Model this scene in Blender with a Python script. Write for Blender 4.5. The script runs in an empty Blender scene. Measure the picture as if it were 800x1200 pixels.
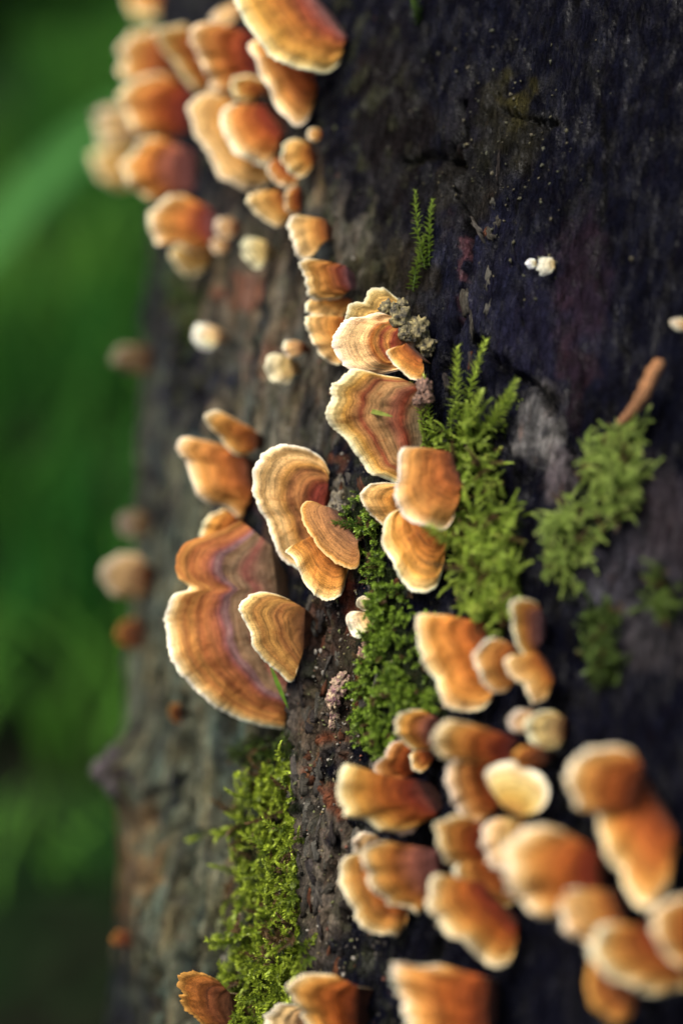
import bpy, math, random
import numpy as np
from mathutils import Matrix, Vector

# ------------------------------------------------------------------ camera, sky, sun, exposure
S = bpy.context.scene
PITCH, CAM_H = 28.0, 0.75
cam_d = bpy.data.cameras.new("camera")
cam = bpy.data.objects.new("camera", cam_d)
S.collection.objects.link(cam)
cam.location = (0, 0, CAM_H)
cam.rotation_euler = (math.radians(90 - PITCH), 0, 0)
cam_d.sensor_fit = 'VERTICAL'
cam_d.sensor_height = 36.0
cam_d.sensor_width = 24.0
cam_d.lens = 50.0
cam_d.clip_start = 0.01
cam_d.clip_end = 400.0
cam_d.dof.use_dof = True
cam_d.dof.focus_distance = 0.444
cam_d.dof.aperture_fstop = 2.1
S.camera = cam

SUN_DIR = Vector((-0.52, -0.14, 0.84)).normalized()       # towards the sun
w = bpy.data.worlds.new("World")
S.world = w
w.use_nodes = True
wn = w.node_tree
bg = wn.nodes["Background"]
sky = wn.nodes.new("ShaderNodeTexSky")
sky.sky_type = 'NISHITA'
sky.sun_disc = False
sky.sun_elevation = math.asin(SUN_DIR.z)
sky.sun_rotation = math.atan2(SUN_DIR.x, SUN_DIR.y)
sky.dust_density = 6.0
sky.air_density = 0.7
wn.links.new(sky.outputs[0], bg.inputs[0])
bg.inputs[1].default_value = 0.06
sd = bpy.data.lights.new("sun", 'SUN')
sd.energy = 1.5
sd.angle = math.radians(26)
sd.color = (1.0, 0.965, 0.90)
so = bpy.data.objects.new("sun", sd)
S.collection.objects.link(so)
so.rotation_euler = SUN_DIR.to_track_quat('Z', 'Y').to_euler()
S.view_settings.view_transform = 'Standard'
S.view_settings.look = 'None'
S.view_settings.gamma = 1.0
S.view_settings.exposure = 1.72
S.render.engine = 'CYCLES'
S.cycles.use_denoising = True
S.cycles.max_bounces = 6

# ------------------------------------------------------------------ frames of reference and helpers
RM = cam.rotation_euler.to_matrix()
RMn = np.array(RM)
C0 = np.array((0, 0, CAM_H))
def to_world(P):                                          # camera axes -> world
    return np.asarray(P) @ RMn.T + C0
K = .0006                                                 # one photo pixel at one metre
def ray(x, y):
    x = np.asarray(x, float); y = np.asarray(y, float)
    return np.stack([(x - 400) * K, -(y - 600) * K, -np.ones_like(x)], -1)

rng = np.random.default_rng(11)
random.seed(5)

_perm = rng.permutation(512)
_g = rng.normal(size=(512, 3)); _g /= np.linalg.norm(_g, axis=1)[:, None]
def noise3(p):
    p = np.asarray(p, float)
    i = np.floor(p).astype(int); f = p - i
    u = f * f * f * (f * (f * 6 - 15) + 10)
    out = 0
    for dx in (0, 1):
        for dy in (0, 1):
            for dz in (0, 1):
                h = _perm[(i[..., 0] + dx) & 511]
                h = _perm[(h + i[..., 1] + dy) & 511]
                h = _perm[(h + i[..., 2] + dz) & 511]
                d = _g[h]
                v = d[..., 0] * (f[..., 0] - dx) + d[..., 1] * (f[..., 1] - dy) + d[..., 2] * (f[..., 2] - dz)
                wx = u[..., 0] if dx else 1 - u[..., 0]
                wy = u[..., 1] if dy else 1 - u[..., 1]
                wz = u[..., 2] if dz else 1 - u[..., 2]
                out = out + v * wx * wy * wz
    return out * 1.6
def fbm(p, n=4, gain=.5):
    p = np.asarray(p, float); a = 1; t = 0
    for k in range(n):
        t = t + a * noise3(p + 17.3 * k); a *= gain; p = p * 2.03
    return t
def sstep(a, b, x):
    t = np.clip((x - a) / (b - a), 0, 1)
    return t * t * (3 - 2 * t)

def mesh(name, V, F, mat=None, parent=None, tint=None, uv=None, loc=None, smooth=True, normals=None):
    """link one mesh object; V in world metres (N,3), F (M,k) int array or list of them"""
    V = np.asarray(V, float)
    if loc is None:
        loc = np.zeros(3)
    loc = np.asarray(loc, float)
    me = bpy.data.meshes.new(name)
    Fs = F if isinstance(F, list) else [F]
    Fs = [np.asarray(f) for f in Fs if len(f)]
    loops = np.concatenate([f.ravel() for f in Fs]).astype(np.int32)
    tot = np.concatenate([np.full(len(f), f.shape[1]) for f in Fs]).astype(np.int32)
    st = np.concatenate([[0], np.cumsum(tot)[:-1]]).astype(np.int32)
    me.vertices.add(len(V)); me.vertices.foreach_set("co", (V - loc).astype(np.float32).ravel())
    me.loops.add(len(loops)); me.loops.foreach_set("vertex_index", loops)
    me.polygons.add(len(tot)); me.polygons.foreach_set("loop_start", st); me.polygons.foreach_set("loop_total", tot)
    if smooth:
        me.polygons.foreach_set("use_smooth", np.ones(len(tot), bool))
    me.update(calc_edges=True)
    if tint is not None:
        a = me.attributes.new("tint", 'FLOAT_COLOR', 'POINT')
        c = np.ones((len(V), 4), np.float32); c[:, :3] = tint
        a.data.foreach_set("color", c.ravel())
    if uv is not None:
        a = me.attributes.new("flat", 'FLOAT_VECTOR', 'POINT')
        c = np.zeros((len(V), 3), np.float32); c[:, :uv.shape[1]] = uv
        a.data.foreach_set("vector", c.ravel())
    if normals is not None:
        me.normals_split_custom_set_from_vertices(normals.astype(np.float32))
    if mat:
        me.materials.append(mat)
    o = bpy.data.objects.new(name, me)
    S.collection.objects.link(o)
    if parent is not None:
        o.parent = parent
        o.location = Vector(loc) - parent.location
    else:
        o.location = loc
    return o

def tag(o, label=None, cat=None, group=None, kind=None):
    for k, v in (("label", label), ("category", cat), ("group", group), ("kind", kind)):
        if v: o[k] = v
    return o
def empty(name, loc, label=None, cat=None, group=None):
    o = bpy.data.objects.new(name, None)
    o.empty_display_size = .01
    S.collection.objects.link(o)
    o.location = loc
    return tag(o, label, cat, group)
def grid_faces(nu, nv, off=0, flip=False):
    i = np.arange(nu - 1)[:, None]; j = np.arange(nv - 1)[None]
    a = i * nv + j
    q = np.stack([a, a + 1, a + nv + 1, a + nv], -1).reshape(-1, 4) + off
    return q[:, ::-1] if flip else q
def vnormals(V, F):
    n = np.zeros_like(V)
    fn = np.cross(V[F[:, 2]] - V[F[:, 0]], V[F[:, 3]] - V[F[:, 1]])
    for k in range(4):
        np.add.at(n, F[:, k], fn)
    return n / (np.linalg.norm(n, axis=1)[:, None] + 1e-12)

# ------------------------------------------------------------------ materials
def newmat(name):
    m = bpy.data.materials.new(name); m.use_nodes = True
    nt = m.node_tree
    return m, nt, nt.nodes["Principled BSDF"]
def nd(nt, t, **kw):
    n = nt.nodes.new(t)
    for k, v in kw.items():
        if k.startswith("i_"):
            n.inputs[k[2:].replace("_", " ")].default_value = v
        else:
            setattr(n, k, v)
    return n
def mth(nt, op, a, b=None, clamp=False):
    n = nt.nodes.new("ShaderNodeMath"); n.operation = op; n.use_clamp = clamp
    for k, v in enumerate((a, b)):
        if v is None: continue
        if isinstance(v, (int, float)): n.inputs[k].default_value = v
        else: nt.links.new(v, n.inputs[k])
    return n.outputs[0]
def mixc(nt, fac, a, b, mode='MIX'):
    n = nt.nodes.new("ShaderNodeMix"); n.data_type = 'RGBA'; n.blend_type = mode
    for k, v in ((0, fac), (6, a), (7, b)):
        if isinstance(v, (int, float)): n.inputs[k].default_value = v
        elif isinstance(v, tuple): n.inputs[k].default_value = (*v, 1)[:4]
        else: nt.links.new(v, n.inputs[k])
    return n.outputs[2]
def scaled(nt, vec, sc):
    n = nt.nodes.new("ShaderNodeVectorMath"); n.operation = 'MULTIPLY'
    nt.links.new(vec, n.inputs[0]); n.inputs[1].default_value = sc
    return n.outputs[0]
def noise(nt, vec, scale, detail=3, rough=.55, dist=0.0):
    n = nt.nodes.new("ShaderNodeTexNoise")
    n.inputs['Scale'].default_value = scale; n.inputs['Detail'].default_value = detail
    n.inputs['Roughness'].default_value = rough; n.inputs['Distortion'].default_value = dist
    nt.links.new(vec, n.inputs['Vector'])
    return n.outputs[0]
def ramp(nt, v, a, b, lo=0.0, hi=1.0):
    n = nt.nodes.new("ShaderNodeMapRange"); n.interpolation_type = 'SMOOTHSTEP'
    nt.links.new(v, n.inputs[0])
    for k, x in ((1, a), (2, b), (3, lo), (4, hi)): n.inputs[k].default_value = x
    return n.outputs[0]
def attr(nt, name):
    n = nt.nodes.new("ShaderNodeAttribute"); n.attribute_name = name
    return n
def grey(nt, v):
    n = nt.nodes.new("ShaderNodeCombineColor")
    for k in range(3): nt.links.new(v, n.inputs[k])
    return n.outputs[0]
def bump(nt, h, strength, dist, prev=None):
    n = nt.nodes.new("ShaderNodeBump")
    n.inputs['Strength'].default_value = strength; n.inputs['Distance'].default_value = dist
    nt.links.new(h, n.inputs['Height'])
    if prev is not None: nt.links.new(prev, n.inputs['Normal'])
    return n.outputs[0]

def make_fungus_mat(name, hairy):
    m, nt, b = newmat(name)
    t = attr(nt, "tint").outputs['Color']
    v = attr(nt, "flat").outputs['Vector']               # (along the margin, out from the base) in centimetres
    fib = noise(nt, scaled(nt, v, (34, 6, 1)), 1.0, 4, .65, .3)
    fine = noise(nt, scaled(nt, v, (42, 26, 1)), 1.0, 4, .7)
    band = noise(nt, scaled(nt, v, (.5, 11, 1)), 1.0, 5, .7, .35)
    blot = noise(nt, scaled(nt, v, (2.0, 1.6, 1)), 1.0, 4, .6, .8)
    k = mth(nt, 'ADD', mth(nt, 'MULTIPLY', ramp(nt, fib, .3, .7), .42 * hairy), .80)
    k = mth(nt, 'MULTIPLY', k, ramp(nt, band, .36, .60, 1 - .46 * hairy, 1.10))
    k = mth(nt, 'MULTIPLY', k, ramp(nt, fine, .36, .58, 1 - .50 * hairy, 1.14))
    c = mixc(nt, 1.0, t, grey(nt, k), 'MULTIPLY')
    stain = mth(nt, 'MULTIPLY', ramp(nt, blot, .52, .72), .55 * hairy)
    c = mixc(nt, stain, c, mixc(nt, 1.0, c, (.62, .40, .26), 'MULTIPLY'))
    speck = mth(nt, 'MULTIPLY', ramp(nt, noise(nt, scaled(nt, v, (9, 9, 1)), 1.0, 2, .5), .71, .75), .75)
    c = mixc(nt, speck, c, (.05, .025, .012))
    nt.links.new(c, b.inputs['Base Color'])
    b.inputs['Roughness'].default_value = .72
    b.inputs['Specular IOR Level'].default_value = .15
    b.inputs['Sheen Weight'].default_value = .03 * hairy
    b.inputs['Sheen Roughness'].default_value = .4
    b.inputs['Subsurface Weight'].default_value = .08
    b.inputs['Subsurface Radius'].default_value = (1, .6, .3)
    b.inputs['Subsurface Scale'].default_value = .0025
    h = mth(nt, 'ADD', mth(nt, 'MULTIPLY', fib, 1.0), mth(nt, 'MULTIPLY', band, .9))
    h = mth(nt, 'ADD', h, mth(nt, 'MULTIPLY', fine, .7))
    nt.links.new(bump(nt, h, .42, .00045), b.inputs['Normal'])
    return m
M_CAP = make_fungus_mat("fungus_cap", 1.0)
M_RIM = make_fungus_mat("fungus_margin", .35)
M_PORE = make_fungus_mat("fungus_pores", .3)

def make_wood(name, wet):
    m, nt, b = newmat(name)
    t = attr(nt, "tint").outputs['Color']
    v = attr(nt, "flat").outputs['Vector']               # (round, along) in centimetres, third: wetness
    sep = nt.nodes.new("ShaderNodeSeparateXYZ"); nt.links.new(v, sep.inputs[0])
    wetn = sep.outputs[2]
    v2 = nt.nodes.new("ShaderNodeCombineXYZ"); nt.links.new(sep.outputs[0], v2.inputs[0]); nt.links.new(sep.outputs[1], v2.inputs[1])
    v = v2.outputs[0]
    grain = noise(nt, scaled(nt, v, (11, 1.5, 1)), 1.0, 6, .68, .5)
    fine = noise(nt, scaled(nt, v, (40, 5, 1)), 1.0, 5, .7, .2)
    spec = noise(nt, scaled(nt, v, (16, 11, 1)), 1.0, 4, .65)
    patch = noise(nt, scaled(nt, v, (2.6, 1.1, 1)), 1.0, 5, .65, .6)
    k = ramp(nt, grain, .3, .72, .45, 1.45)
    k = mth(nt, 'MULTIPLY', k, ramp(nt, fine, .3, .7, .55, 1.4))
    c = mixc(nt, 1.0, t, grey(nt, k), 'MULTIPLY')
    # grey-green lichen film, rust stains and pale crumbs
    c = mixc(nt, mth(nt, 'MULTIPLY', ramp(nt, patch, .55, .75), .55), c, mixc(nt, 1.0, c, (1.5, .80, .55), 'MULTIPLY'))
    c = mixc(nt, mth(nt, 'MULTIPLY', ramp(nt, spec, .60, .70), .45), c, mixc(nt, 1.0, c, (2.3, 2.25, 1.9), 'MULTIPLY'))
    nt.links.new(c, b.inputs['Base Color'])
    r = mth(nt, 'ADD', mth(nt, 'MULTIPLY', ramp(nt, spec, .35, .7), .25), .62)
    r = mth(nt, 'SUBTRACT', r, mth(nt, 'MULTIPLY', wetn, .42))
    nt.links.new(r, b.inputs['Roughness'])
    film = ramp(nt, noise(nt, scaled(nt, v, (1.7, .8, 1)), 1.0, 4, .6, .5), .42, .70, .03, .34)
    nt.links.new(film, b.inputs['Specular IOR Level'])
    h = mth(nt, 'ADD', mth(nt, 'MULTIPLY', grain, 1.2), mth(nt, 'MULTIPLY', fine, .6))
    h = mth(nt, 'ADD', h, mth(nt, 'MULTIPLY', spec, .5))
    nt.links.new(bump(nt, h, 1.0, .0022), b.inputs['Normal'])
    return m
M_WOOD = make_wood("weathered_wood", .6)
M_BARK = make_wood("wet_bark", .8)

def make_leafy(name, rough=.5, trans=.0, spec=.35):
    m, nt, b = newmat(name)
    t = attr(nt, "tint").outputs['Color']
    g = nt.nodes.new("ShaderNodeNewGeometry")
    n = noise(nt, g.outputs['Position'], 420, 2, .5)
    c = mixc(nt, 1.0, t, grey(nt, ramp(nt, n, .3, .7, .8, 1.2)), 'MULTIPLY')
    nt.links.new(c, b.inputs['Base Color'])
    b.inputs['Roughness'].default_value = rough
    b.inputs['Specular IOR Level'].default_value = spec
    if trans:
        tr = nt.nodes.new("ShaderNodeBsdfTranslucent")
        nt.links.new(c, tr.inputs[0])
        mx = nt.nodes.new("ShaderNodeMixShader"); mx.inputs[0].default_value = trans
        nt.links.new(b.outputs[0], mx.inputs[1]); nt.links.new(tr.outputs[0], mx.inputs[2])
        nt.links.new(mx.outputs[0], nt.nodes["Material Output"].inputs[0])
    return m
M_MOSS = make_leafy("moss", .45, .3)
M_GRASS = make_leafy("grass", .7, .35, .08)

def make_crumb(name):
    m, nt, b = newmat(name)
    t = attr(nt, "tint").outputs['Color']
    g = nt.nodes.new("ShaderNodeNewGeometry")
    n = noise(nt, g.outputs['Position'], 900, 4, .65)
    n2 = noise(nt, g.outputs['Position'], 2600, 3, .6)
    c = mixc(nt, 1.0, t, grey(nt, ramp(nt, n, .3, .7, .45, 1.5)), 'MULTIPLY')
    nt.links.new(c, b.inputs['Base Color'])
    b.inputs['Roughness'].default_value = .6
    nt.links.new(bump(nt, mth(nt, 'ADD', n, n2), .8, .0008), b.inputs['Normal'])
    return m
M_CRUMB = make_crumb("crumbly_crust")

def make_soil():
    m, nt, b = newmat("soil")
    g = nt.nodes.new("ShaderNodeNewGeometry")
    n = noise(nt, g.outputs['Position'], 3.0, 6, .65)
    n2 = noise(nt, g.outputs['Position'], 45, 4, .6)
    c = mixc(nt, ramp(nt, n, .4, .65), (.005, .006, .003), (.004, .020, .004))
    c = mixc(nt, 1.0, c, grey(nt, ramp(nt, n2, .3, .7, .5, 1.5)), 'MULTIPLY')
    nt.links.new(c, b.inputs['Base Color'])
    b.inputs['Roughness'].default_value = .95
    b.inputs['Specular IOR Level'].default_value = .05
    nt.links.new(bump(nt, n2, .7, .02), b.inputs['Normal'])
    return m
M_SOIL = make_soil()

# ------------------------------------------------------------------ the trunk: a leaning cylinder in camera axes
CX, CZ, TR, AX, AZ = .2101, -.6886, .3061, .01457, -.2422
ta = np.array([AX, 1, AZ]); ta /= np.linalg.norm(ta)
tc = np.array([CX, 0, CZ])
tn0 = np.array([0, 0, 1.]) - ta * ta[2]; tn0 /= np.linalg.norm(tn0)      # towards the viewer
tb0 = np.cross(ta, tn0)                                                   # towards picture right
def trunk_depth(x, y):
    d = ray(x, y)
    dp = d - np.outer(d @ ta, ta).reshape(d.shape) if d.ndim > 1 else d - ta * (d @ ta)
    cp = tc - ta * (tc @ ta)
    A = (dp * dp).sum(-1); B = -2 * (dp @ cp); Cc = cp @ cp - TR * TR
    disc = B * B - 4 * A * Cc
    return np.where(disc > 0, (-B - np.sqrt(np.maximum(disc, 0))) / (2 * A), np.nan)
def on_trunk(x, y):
    """the point of the bare trunk seen at photo pixel x, y, and its outward normal (camera axes)"""
    for _ in range(200):
        d = float(trunk_depth(x, y))
        if d == d: break
        x += 2
    P = ray(x, y) * d
    q = P - tc; n = q - ta * (q @ ta)
    return P, n / np.linalg.norm(n)
def to_px(P):
    return 400 + P[..., 0] / (-P[..., 2] * K), 600 - P[..., 1] / (-P[..., 2] * K)

def poly_dist(x, y, pts):
    best = np.full(x.shape, 1e9)
    for (x0, y0), (x1, y1) in zip(pts[:-1], pts[1:]):
        dx, dy = x1 - x0, y1 - y0
        t = np.clip(((x - x0) * dx + (y - y0) * dy) / (dx * dx + dy * dy), 0, 1)
        best = np.minimum(best, np.hypot(x - x0 - t * dx, y - y0 - t * dy))
    return best
def inside(x, y, poly):
    c = np.zeros(np.shape(x), bool)
    n = len(poly)
    for i in range(n):
        (x0, y0), (x1, y1) = poly[i], poly[(i + 1) % n]
        if y0 == y1: continue
        c ^= ((y0 > y) != (y1 > y)) & (x < (x1 - x0) * (y - y0) / (y1 - y0) + x0)
    return c

# the left edge of the raised bark sheet, top to bottom, in photo pixels
EDGE = [(372, -120), (378, 60), (372, 150), (392, 250), (402, 330), (380, 440), (386, 520), (368, 640), (352, 720), (338, 790), (335, 850),
        (343, 890), (341, 950), (349, 1010), (351, 1090), (356, 1140), (352, 1330)]
EY = np.array([p[1] for p in EDGE], float); EX = np.array([p[0] for p in EDGE], float)
CRACKS = [([(545, 120), (536, 215), (550, 270), (546, 330), (540, 380), (520, 430)], 5, .0035),
          ([(470, 190), (500, 180), (540, 190)], 4, .003),
          ([(560, 400), (590, 432), (622, 448), (640, 466)], 7, .005),
          ([(640, 466), (660, 520), (668, 580)], 6, .003),
          ([(590, 128), (640, 150), (655, 145)], 4, .003),
          ([(440, 300), (452, 360), (470, 400)], 4, .002),
          ([(395, 560), (410, 640), (402, 700), (372, 760), (360, 830)], 5, .003),
          ([(385, 700), (376, 800), (368, 880), (372, 960)], 4, .002),
          ([(212, 400), (206, 430), (216, 470)], 16, .004),
          ([(330, 1080), (262, 1030), (255, 960), (260, 880)], 5, .003),
          ([(232, 1060), (226, 1130), (232, 1200)], 6, .004),
          ([(250, 700), (240, 860), (238, 1000)], 8, .005), ([(206, 820), (200, 940), (208, 1060), (202, 1190)], 8, .006), ([(176, 930), (170, 1040), (178, 1180)], 7, .005), ([(292, 860), (282, 940)], 5, .003),
          ([(185, 560), (178, 700), (176, 830)], 7, .003),
          ([(690, 1000), (640, 900), (660, 820)], 9, .005),
          ([(510, 860), (505, 960), (520, 1100), (500, 1200)], 10, .006),
          ([(432, 880), (424, 980), (430, 1100), (426, 1200)], 5, .0035), ([(402, 900), (410, 1010), (397, 1120)], 4, .003), ([(384, 980), (380, 1080), (388, 1180)], 3, .003), ([(455, 560), (440, 640), (452, 700)], 4, .003),
          ([(585, 470), (600, 560), (596, 640)], 4, .003), ([(730, 520), (760, 640), (752, 720)], 5, .003), ([(500, 60), (515, 160), (508, 240)], 3, .002), ([(300, 300), (292, 400), (300, 470)], 5, .003), ([(262, 290), (256, 380), (248, 470)], 5, .003),
          ([(700, 100), (712, 200), (700, 330), (735, 420)], 3, .0015),
          ([(620, 180), (600, 260), (610, 380)], 3, .0015)]
# albedo patches: x, y, rx, ry, colour, weight
DARK = (.0044, .0047, .0100)  # blue cast paints the sky's sheen on wet bark into the base colour
BLOBS = [
    (240, 1000, 110, 330, (.094, .098, .062), .95), (200, 760, 70, 260, (.098, .104, .068), .95), (190, 560, 60, 170, (.092, .102, .070), .85),
    (300, 380, 110, 150, (.105, .092, .066), .95), (330, 240, 80, 90, (.042, .034, .024), .85), (300, 500, 60, 70, (.12, .112, .08), .8),
    (218, 440, 40, 80, (.012, .012, .02), 1), (180, 560, 16, 110, (.02, .021, .026), .8), (215, 350, 20, 60, (.03, .055, .015), .8), (205, 320, 30, 30, (.03, .05, .015), .7),
    (400, 285, 26, 60, (.13, .115, .085), .8), (440, 320, 30, 60, (.045, .040, .020), .7),
    (372, 1000, 34, 160, (.16, .13, .095), .95), (365, 860, 32, 60, (.11, .085, .058), .8), (395, 780, 40, 90, (.065, .048, .030), .7),
    (378, 905, 13, 45, (.19, .055, .022), .85), (412, 690, 14, 50, (.14, .040, .020), .85), (425, 820, 13, 50, (.17, .05, .02), .7),
    (398, 590, 20, 40, (.085, .080, .050), .7), (392, 540, 14, 34, (.13, .05, .025), .6), (372, 740, 20, 40, (.11, .05, .03), .55),
    (395, 935, 10, 22, (.2, .055, .02), .7), (400, 480, 30, 60, (.07, .062, .045), .6),
    (560, 330, 60, 120, (0.013, 0.0135, 0.027), .7), (650, 380, 90, 90, (0.014, 0.0135, 0.029), .7), (540, 210, 26, 120, (0.0105, 0.0090, 0.0105), .6),  # first two are bluish, with the sky sheen painted into them
    (548, 310, 7, 50, (.11, .045, .05), .7), (680, 330, 40, 90, (.030, .016, .021), .5), (672, 440, 22, 60, (.034, .017, .021), .5),
    (636, 510, 26, 62, (.19, .175, .16), .9), (650, 560, 26, 40, (.14, .115, .12), .7), (745, 690, 60, 80, (.070, .066, .078), .7), (700, 640, 60, 60, (.040, .038, .050), .6),
    (780, 620, 60, 80, (.05, .04, .045), .6), (770, 760, 50, 50, (.06, .052, .05), .5), (600, 150, 50, 60, (.022, .020, .008), .6), (540, 220, 50, 40, (.02, .018, .01), .5),
    (605, 120, 24, 30, (.045, .04, .012), .6), (455, 150, 50, 150, (.012, .009, .006), .6), (480, 330, 30, 60, (.026, .020, .010), .6),
    (150, 1000, 18, 120, (.10, .055, .022), .7), (168, 1010, 9, 60, (.20, .12, .05), .6), (255, 985, 12, 24, (.2, .12, .05), .6), (150, 905, 20, 42, (.018, .014, .016), .95),
    (280, 345, 22, 30, (.16, .075, .05), .8), (300, 420, 30, 24, (.14, .075, .055), .6), (320, 600, 22, 60, (.14, .05, .03), .5), (380, 230, 14, 40, (.13, .1, .05), .5),
    (300, 880, 46, 26, (.02, .026, .010), .8), (345, 1180, 60, 60, (.03, .026, .022), .6), (270, 1110, 40, 60, (.06, .055, .035), .5),
]
MOSS_BASE = []                                             # filled below: polygons under the moss are darker and greener
MOSS = {
    "moss_lower": [(250, 962), (264, 920), (300, 905), (332, 893), (342, 940), (347, 1010), (349, 1090), (352, 1140), (352, 1215), (262, 1215), (258, 1150), (256, 1080), (256, 1020)],
    "moss_dark": [(246, 880), (262, 862), (300, 855), (336, 866), (338, 892), (300, 896), (262, 900)],
    "moss_centre": [(416, 592), (436, 588), (452, 610), (456, 650), (478, 694), (486, 740), (504, 800), (520, 832), (470, 850), (446, 890), (420, 858), (430, 800), (446, 752), (444, 700), (424, 640)],
    "moss_right": [(506, 520), (535, 500), (572, 500), (588, 560), (608, 620), (612, 680), (600, 738), (572, 742), (545, 690), (540, 600), (516, 545)],
    "moss_far": [(640, 655), (668, 590), (690, 540), (722, 492), (752, 500), (748, 590), (706, 622), (672, 690), (650, 690)],
    "moss_low": [(690, 716), (718, 710), (720, 800), (700, 812)],
    "moss_rim": [(768, 664), (796, 690), (792, 726), (766, 706)],
}

def trunk_detail(P, n, arc, along):
    """displacement (m) and albedo of the trunk's skin at points P (camera axes)"""
    q = np.stack([arc * 100 - .16 * along * 100, along * 100, np.zeros_like(arc)], -1)   # centimetres, the grain slightly askew
    x, y = to_px(P)
    front = (P[..., 2] < -.05)
    x = np.where(front, x, 1e4); y = np.where(front, y, 1e4)
    wx = x + 26 * fbm(q * .9 + 3, 4) ; wy = y + 30 * fbm(q * .9 + 40, 3)
    ex = np.interp(y, EY, EX)
    jag = 4.5 * fbm(q * np.array([0, 2.2, 1]) + 9, 4, .6)
    sd = (x - (ex + jag))                                                      # >0 on the bark sheet
    far = (y < -140) | (y > 1340) | (x > 1500) | (x < -300)
    sheet = sstep(-1.6, 1.6, sd)
    sheet = np.where(far, 1, sheet)
    deep = sstep(720, 860, y) * sstep(120, 300, x)
    h = -(.0026 * sstep(100, 260, x) + .0075 * deep) * (1 - sheet)
    # undulation, grain, pits
    h = h + .0045 * fbm(q * np.array([.28, .10, 1]), 3)
    gr = 1 - np.abs(fbm(q * np.array([2.3, .26, 1]) + 5 + .25 * fbm(q * .6, 2)[..., None], 3))
    h = h + .0021 * (gr - .6)
    gr2 = fbm(q * np.array([7.5, .9, 1]) + 15, 3, .6)
    h = h + .0009 * gr2
    pl = fbm(q * np.array([1.5, .50, 1]) + 31, 4, .62)
    plate = sstep(.02, .10, pl)                                                # flaking scales on the lower bark
    flaky = np.clip(np.exp(-((wx - 390) / 90) ** 2 - ((wy - 880) / 330) ** 2) + np.exp(-((wx - 690) / 100) ** 2 - ((wy - 640) / 160) ** 2) + .5 * np.exp(-((wx - 310) / 80) ** 2 - ((wy - 380) / 120) ** 2), 0, 1)
    h = h + flaky * (.0018 * plate + .0008 * fbm(q * np.array([6, 2.2, 1]) + 2, 4, .65) + .0003 * fbm(q * np.array([15, 8, 1]), 2))
    h = h + .0005 * fbm(q * np.array([9, 6, 1]) + 7, 3, .6)
    crack = np.zeros_like(h)
    cj = 9 * fbm(q * np.array([1.6, .9, 1]) + 8, 3); cw = np.clip(.8 + 1.1 * fbm(q * 1.3 + 80, 3), .25, 1.6)
    for pts, wd, dp in CRACKS:
        d = poly_dist(x + cj, y, pts)
        c = np.exp(-(d / (wd * cw)) ** 2)
        h = h - dp * c; crack = np.maximum(crack, c)
    # a dark knot bulging at the far left outline
    h = h + .012 * np.exp(-((x - 158) / 16) ** 2 - ((y - 905) / 34) ** 2)
    h = h + .006 * np.exp(-((x - 178) / 14) ** 2 - ((y - 1080) / 60) ** 2)
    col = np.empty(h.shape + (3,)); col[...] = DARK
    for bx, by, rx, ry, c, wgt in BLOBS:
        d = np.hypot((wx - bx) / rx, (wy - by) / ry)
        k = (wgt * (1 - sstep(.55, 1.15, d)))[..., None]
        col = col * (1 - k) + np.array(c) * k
    col = col * (1 - .6 * crack)[..., None]
    k = (.5 * flaky * (1 - plate))[..., None]
    col = col * (1 - k) + col * .45 * k
    mott = fbm(q * np.array([3.5, 1.2, 1]) + 77, 4, .65)
    col = col * (1 + .6 * np.clip(mott, -1, 1))[..., None]
    streak = fbm(q * np.array([1.3, .22, 1]) + 120, 4, .6)
    warm = fbm(q * np.array([.9, .35, 1]) + 140, 3)
    left = (1 - sheet)[..., None] * .9 + .25
    col = col * (1 + left * (1.0 * np.clip(streak, -.85, .9))[..., None] * np.array((1, .97, .92)))
    col = col * (1 + left * np.clip(warm, -.8, .8)[..., None] * np.array((.32, .06, -.16)))
    k = (.35 * sstep(.15, .5, fbm(q * np.array([1.6, 1.1, 1]) + 60, 4)) * (1 - sstep(420, 520, x)))[..., None]
    col = col * (1 - k) + np.array((.07, .075, .035)) * k                       # algae film on the weathered side
    for nm, poly in MOSS.items():
        c = np.array(poly, float); m0 = c.mean(0)
        ins = inside(wx * .5 + x * .5, wy * .5 + y * .5, poly)
        k = np.where(ins, .85, 0)[..., None]
        col = col * (1 - k) + np.array((.018, .026, .008)) * k
        h = h + np.where(ins, .001, 0)
    wet = np.clip(.55 + .5 * sstep(330, 430, sd * 0 + x) - .25 * (x < ex), .1, 1)
    return h, np.clip(col, .004, .8), wet, sheet

ang_r = math.radians(56)
def nonuni(a0, a1, lo, hi, nf, nc0, nc1):
    return np.concatenate([np.linspace(lo, a0, nc0, endpoint=False), np.linspace(a0, a1, nf, endpoint=False), np.linspace(a1, hi, nc1)])
PHI = nonuni(math.radians(-78), math.radians(8), math.radians(-200), math.radians(160), 620, 24, 36)
TT = nonuni(-.325, .40, -1.25, 1.9, 880, 60, 100)
def skin(phi, t):
    n = np.cos(phi)[..., None] * tn0 + np.sin(phi)[..., None] * tb0
    P = tc + t[..., None] * ta + TR * n
    return P, n
ph, tt = np.meshgrid(PHI, TT, indexing='ij')
P0, N0 = skin(ph, tt)
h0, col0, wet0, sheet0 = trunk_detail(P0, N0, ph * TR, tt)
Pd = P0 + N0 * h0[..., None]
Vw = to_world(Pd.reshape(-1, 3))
nv = len(TT)
Ft = grid_faces(len(PHI), nv, flip=False)
nrm = vnormals(Vw, Ft)
if (nrm * (N0.reshape(-1, 3) @ RMn.T)).sum() < 0:
    Ft = Ft[:, ::-1]; nrm = -nrm
base_w = to_world((tc - ta * 1.0)[None])[0]
trunk = empty("leaning_trunk", base_w, "dark wet leaning dead trunk with cracked bark and grey weathered left side", "tree trunk")
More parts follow.
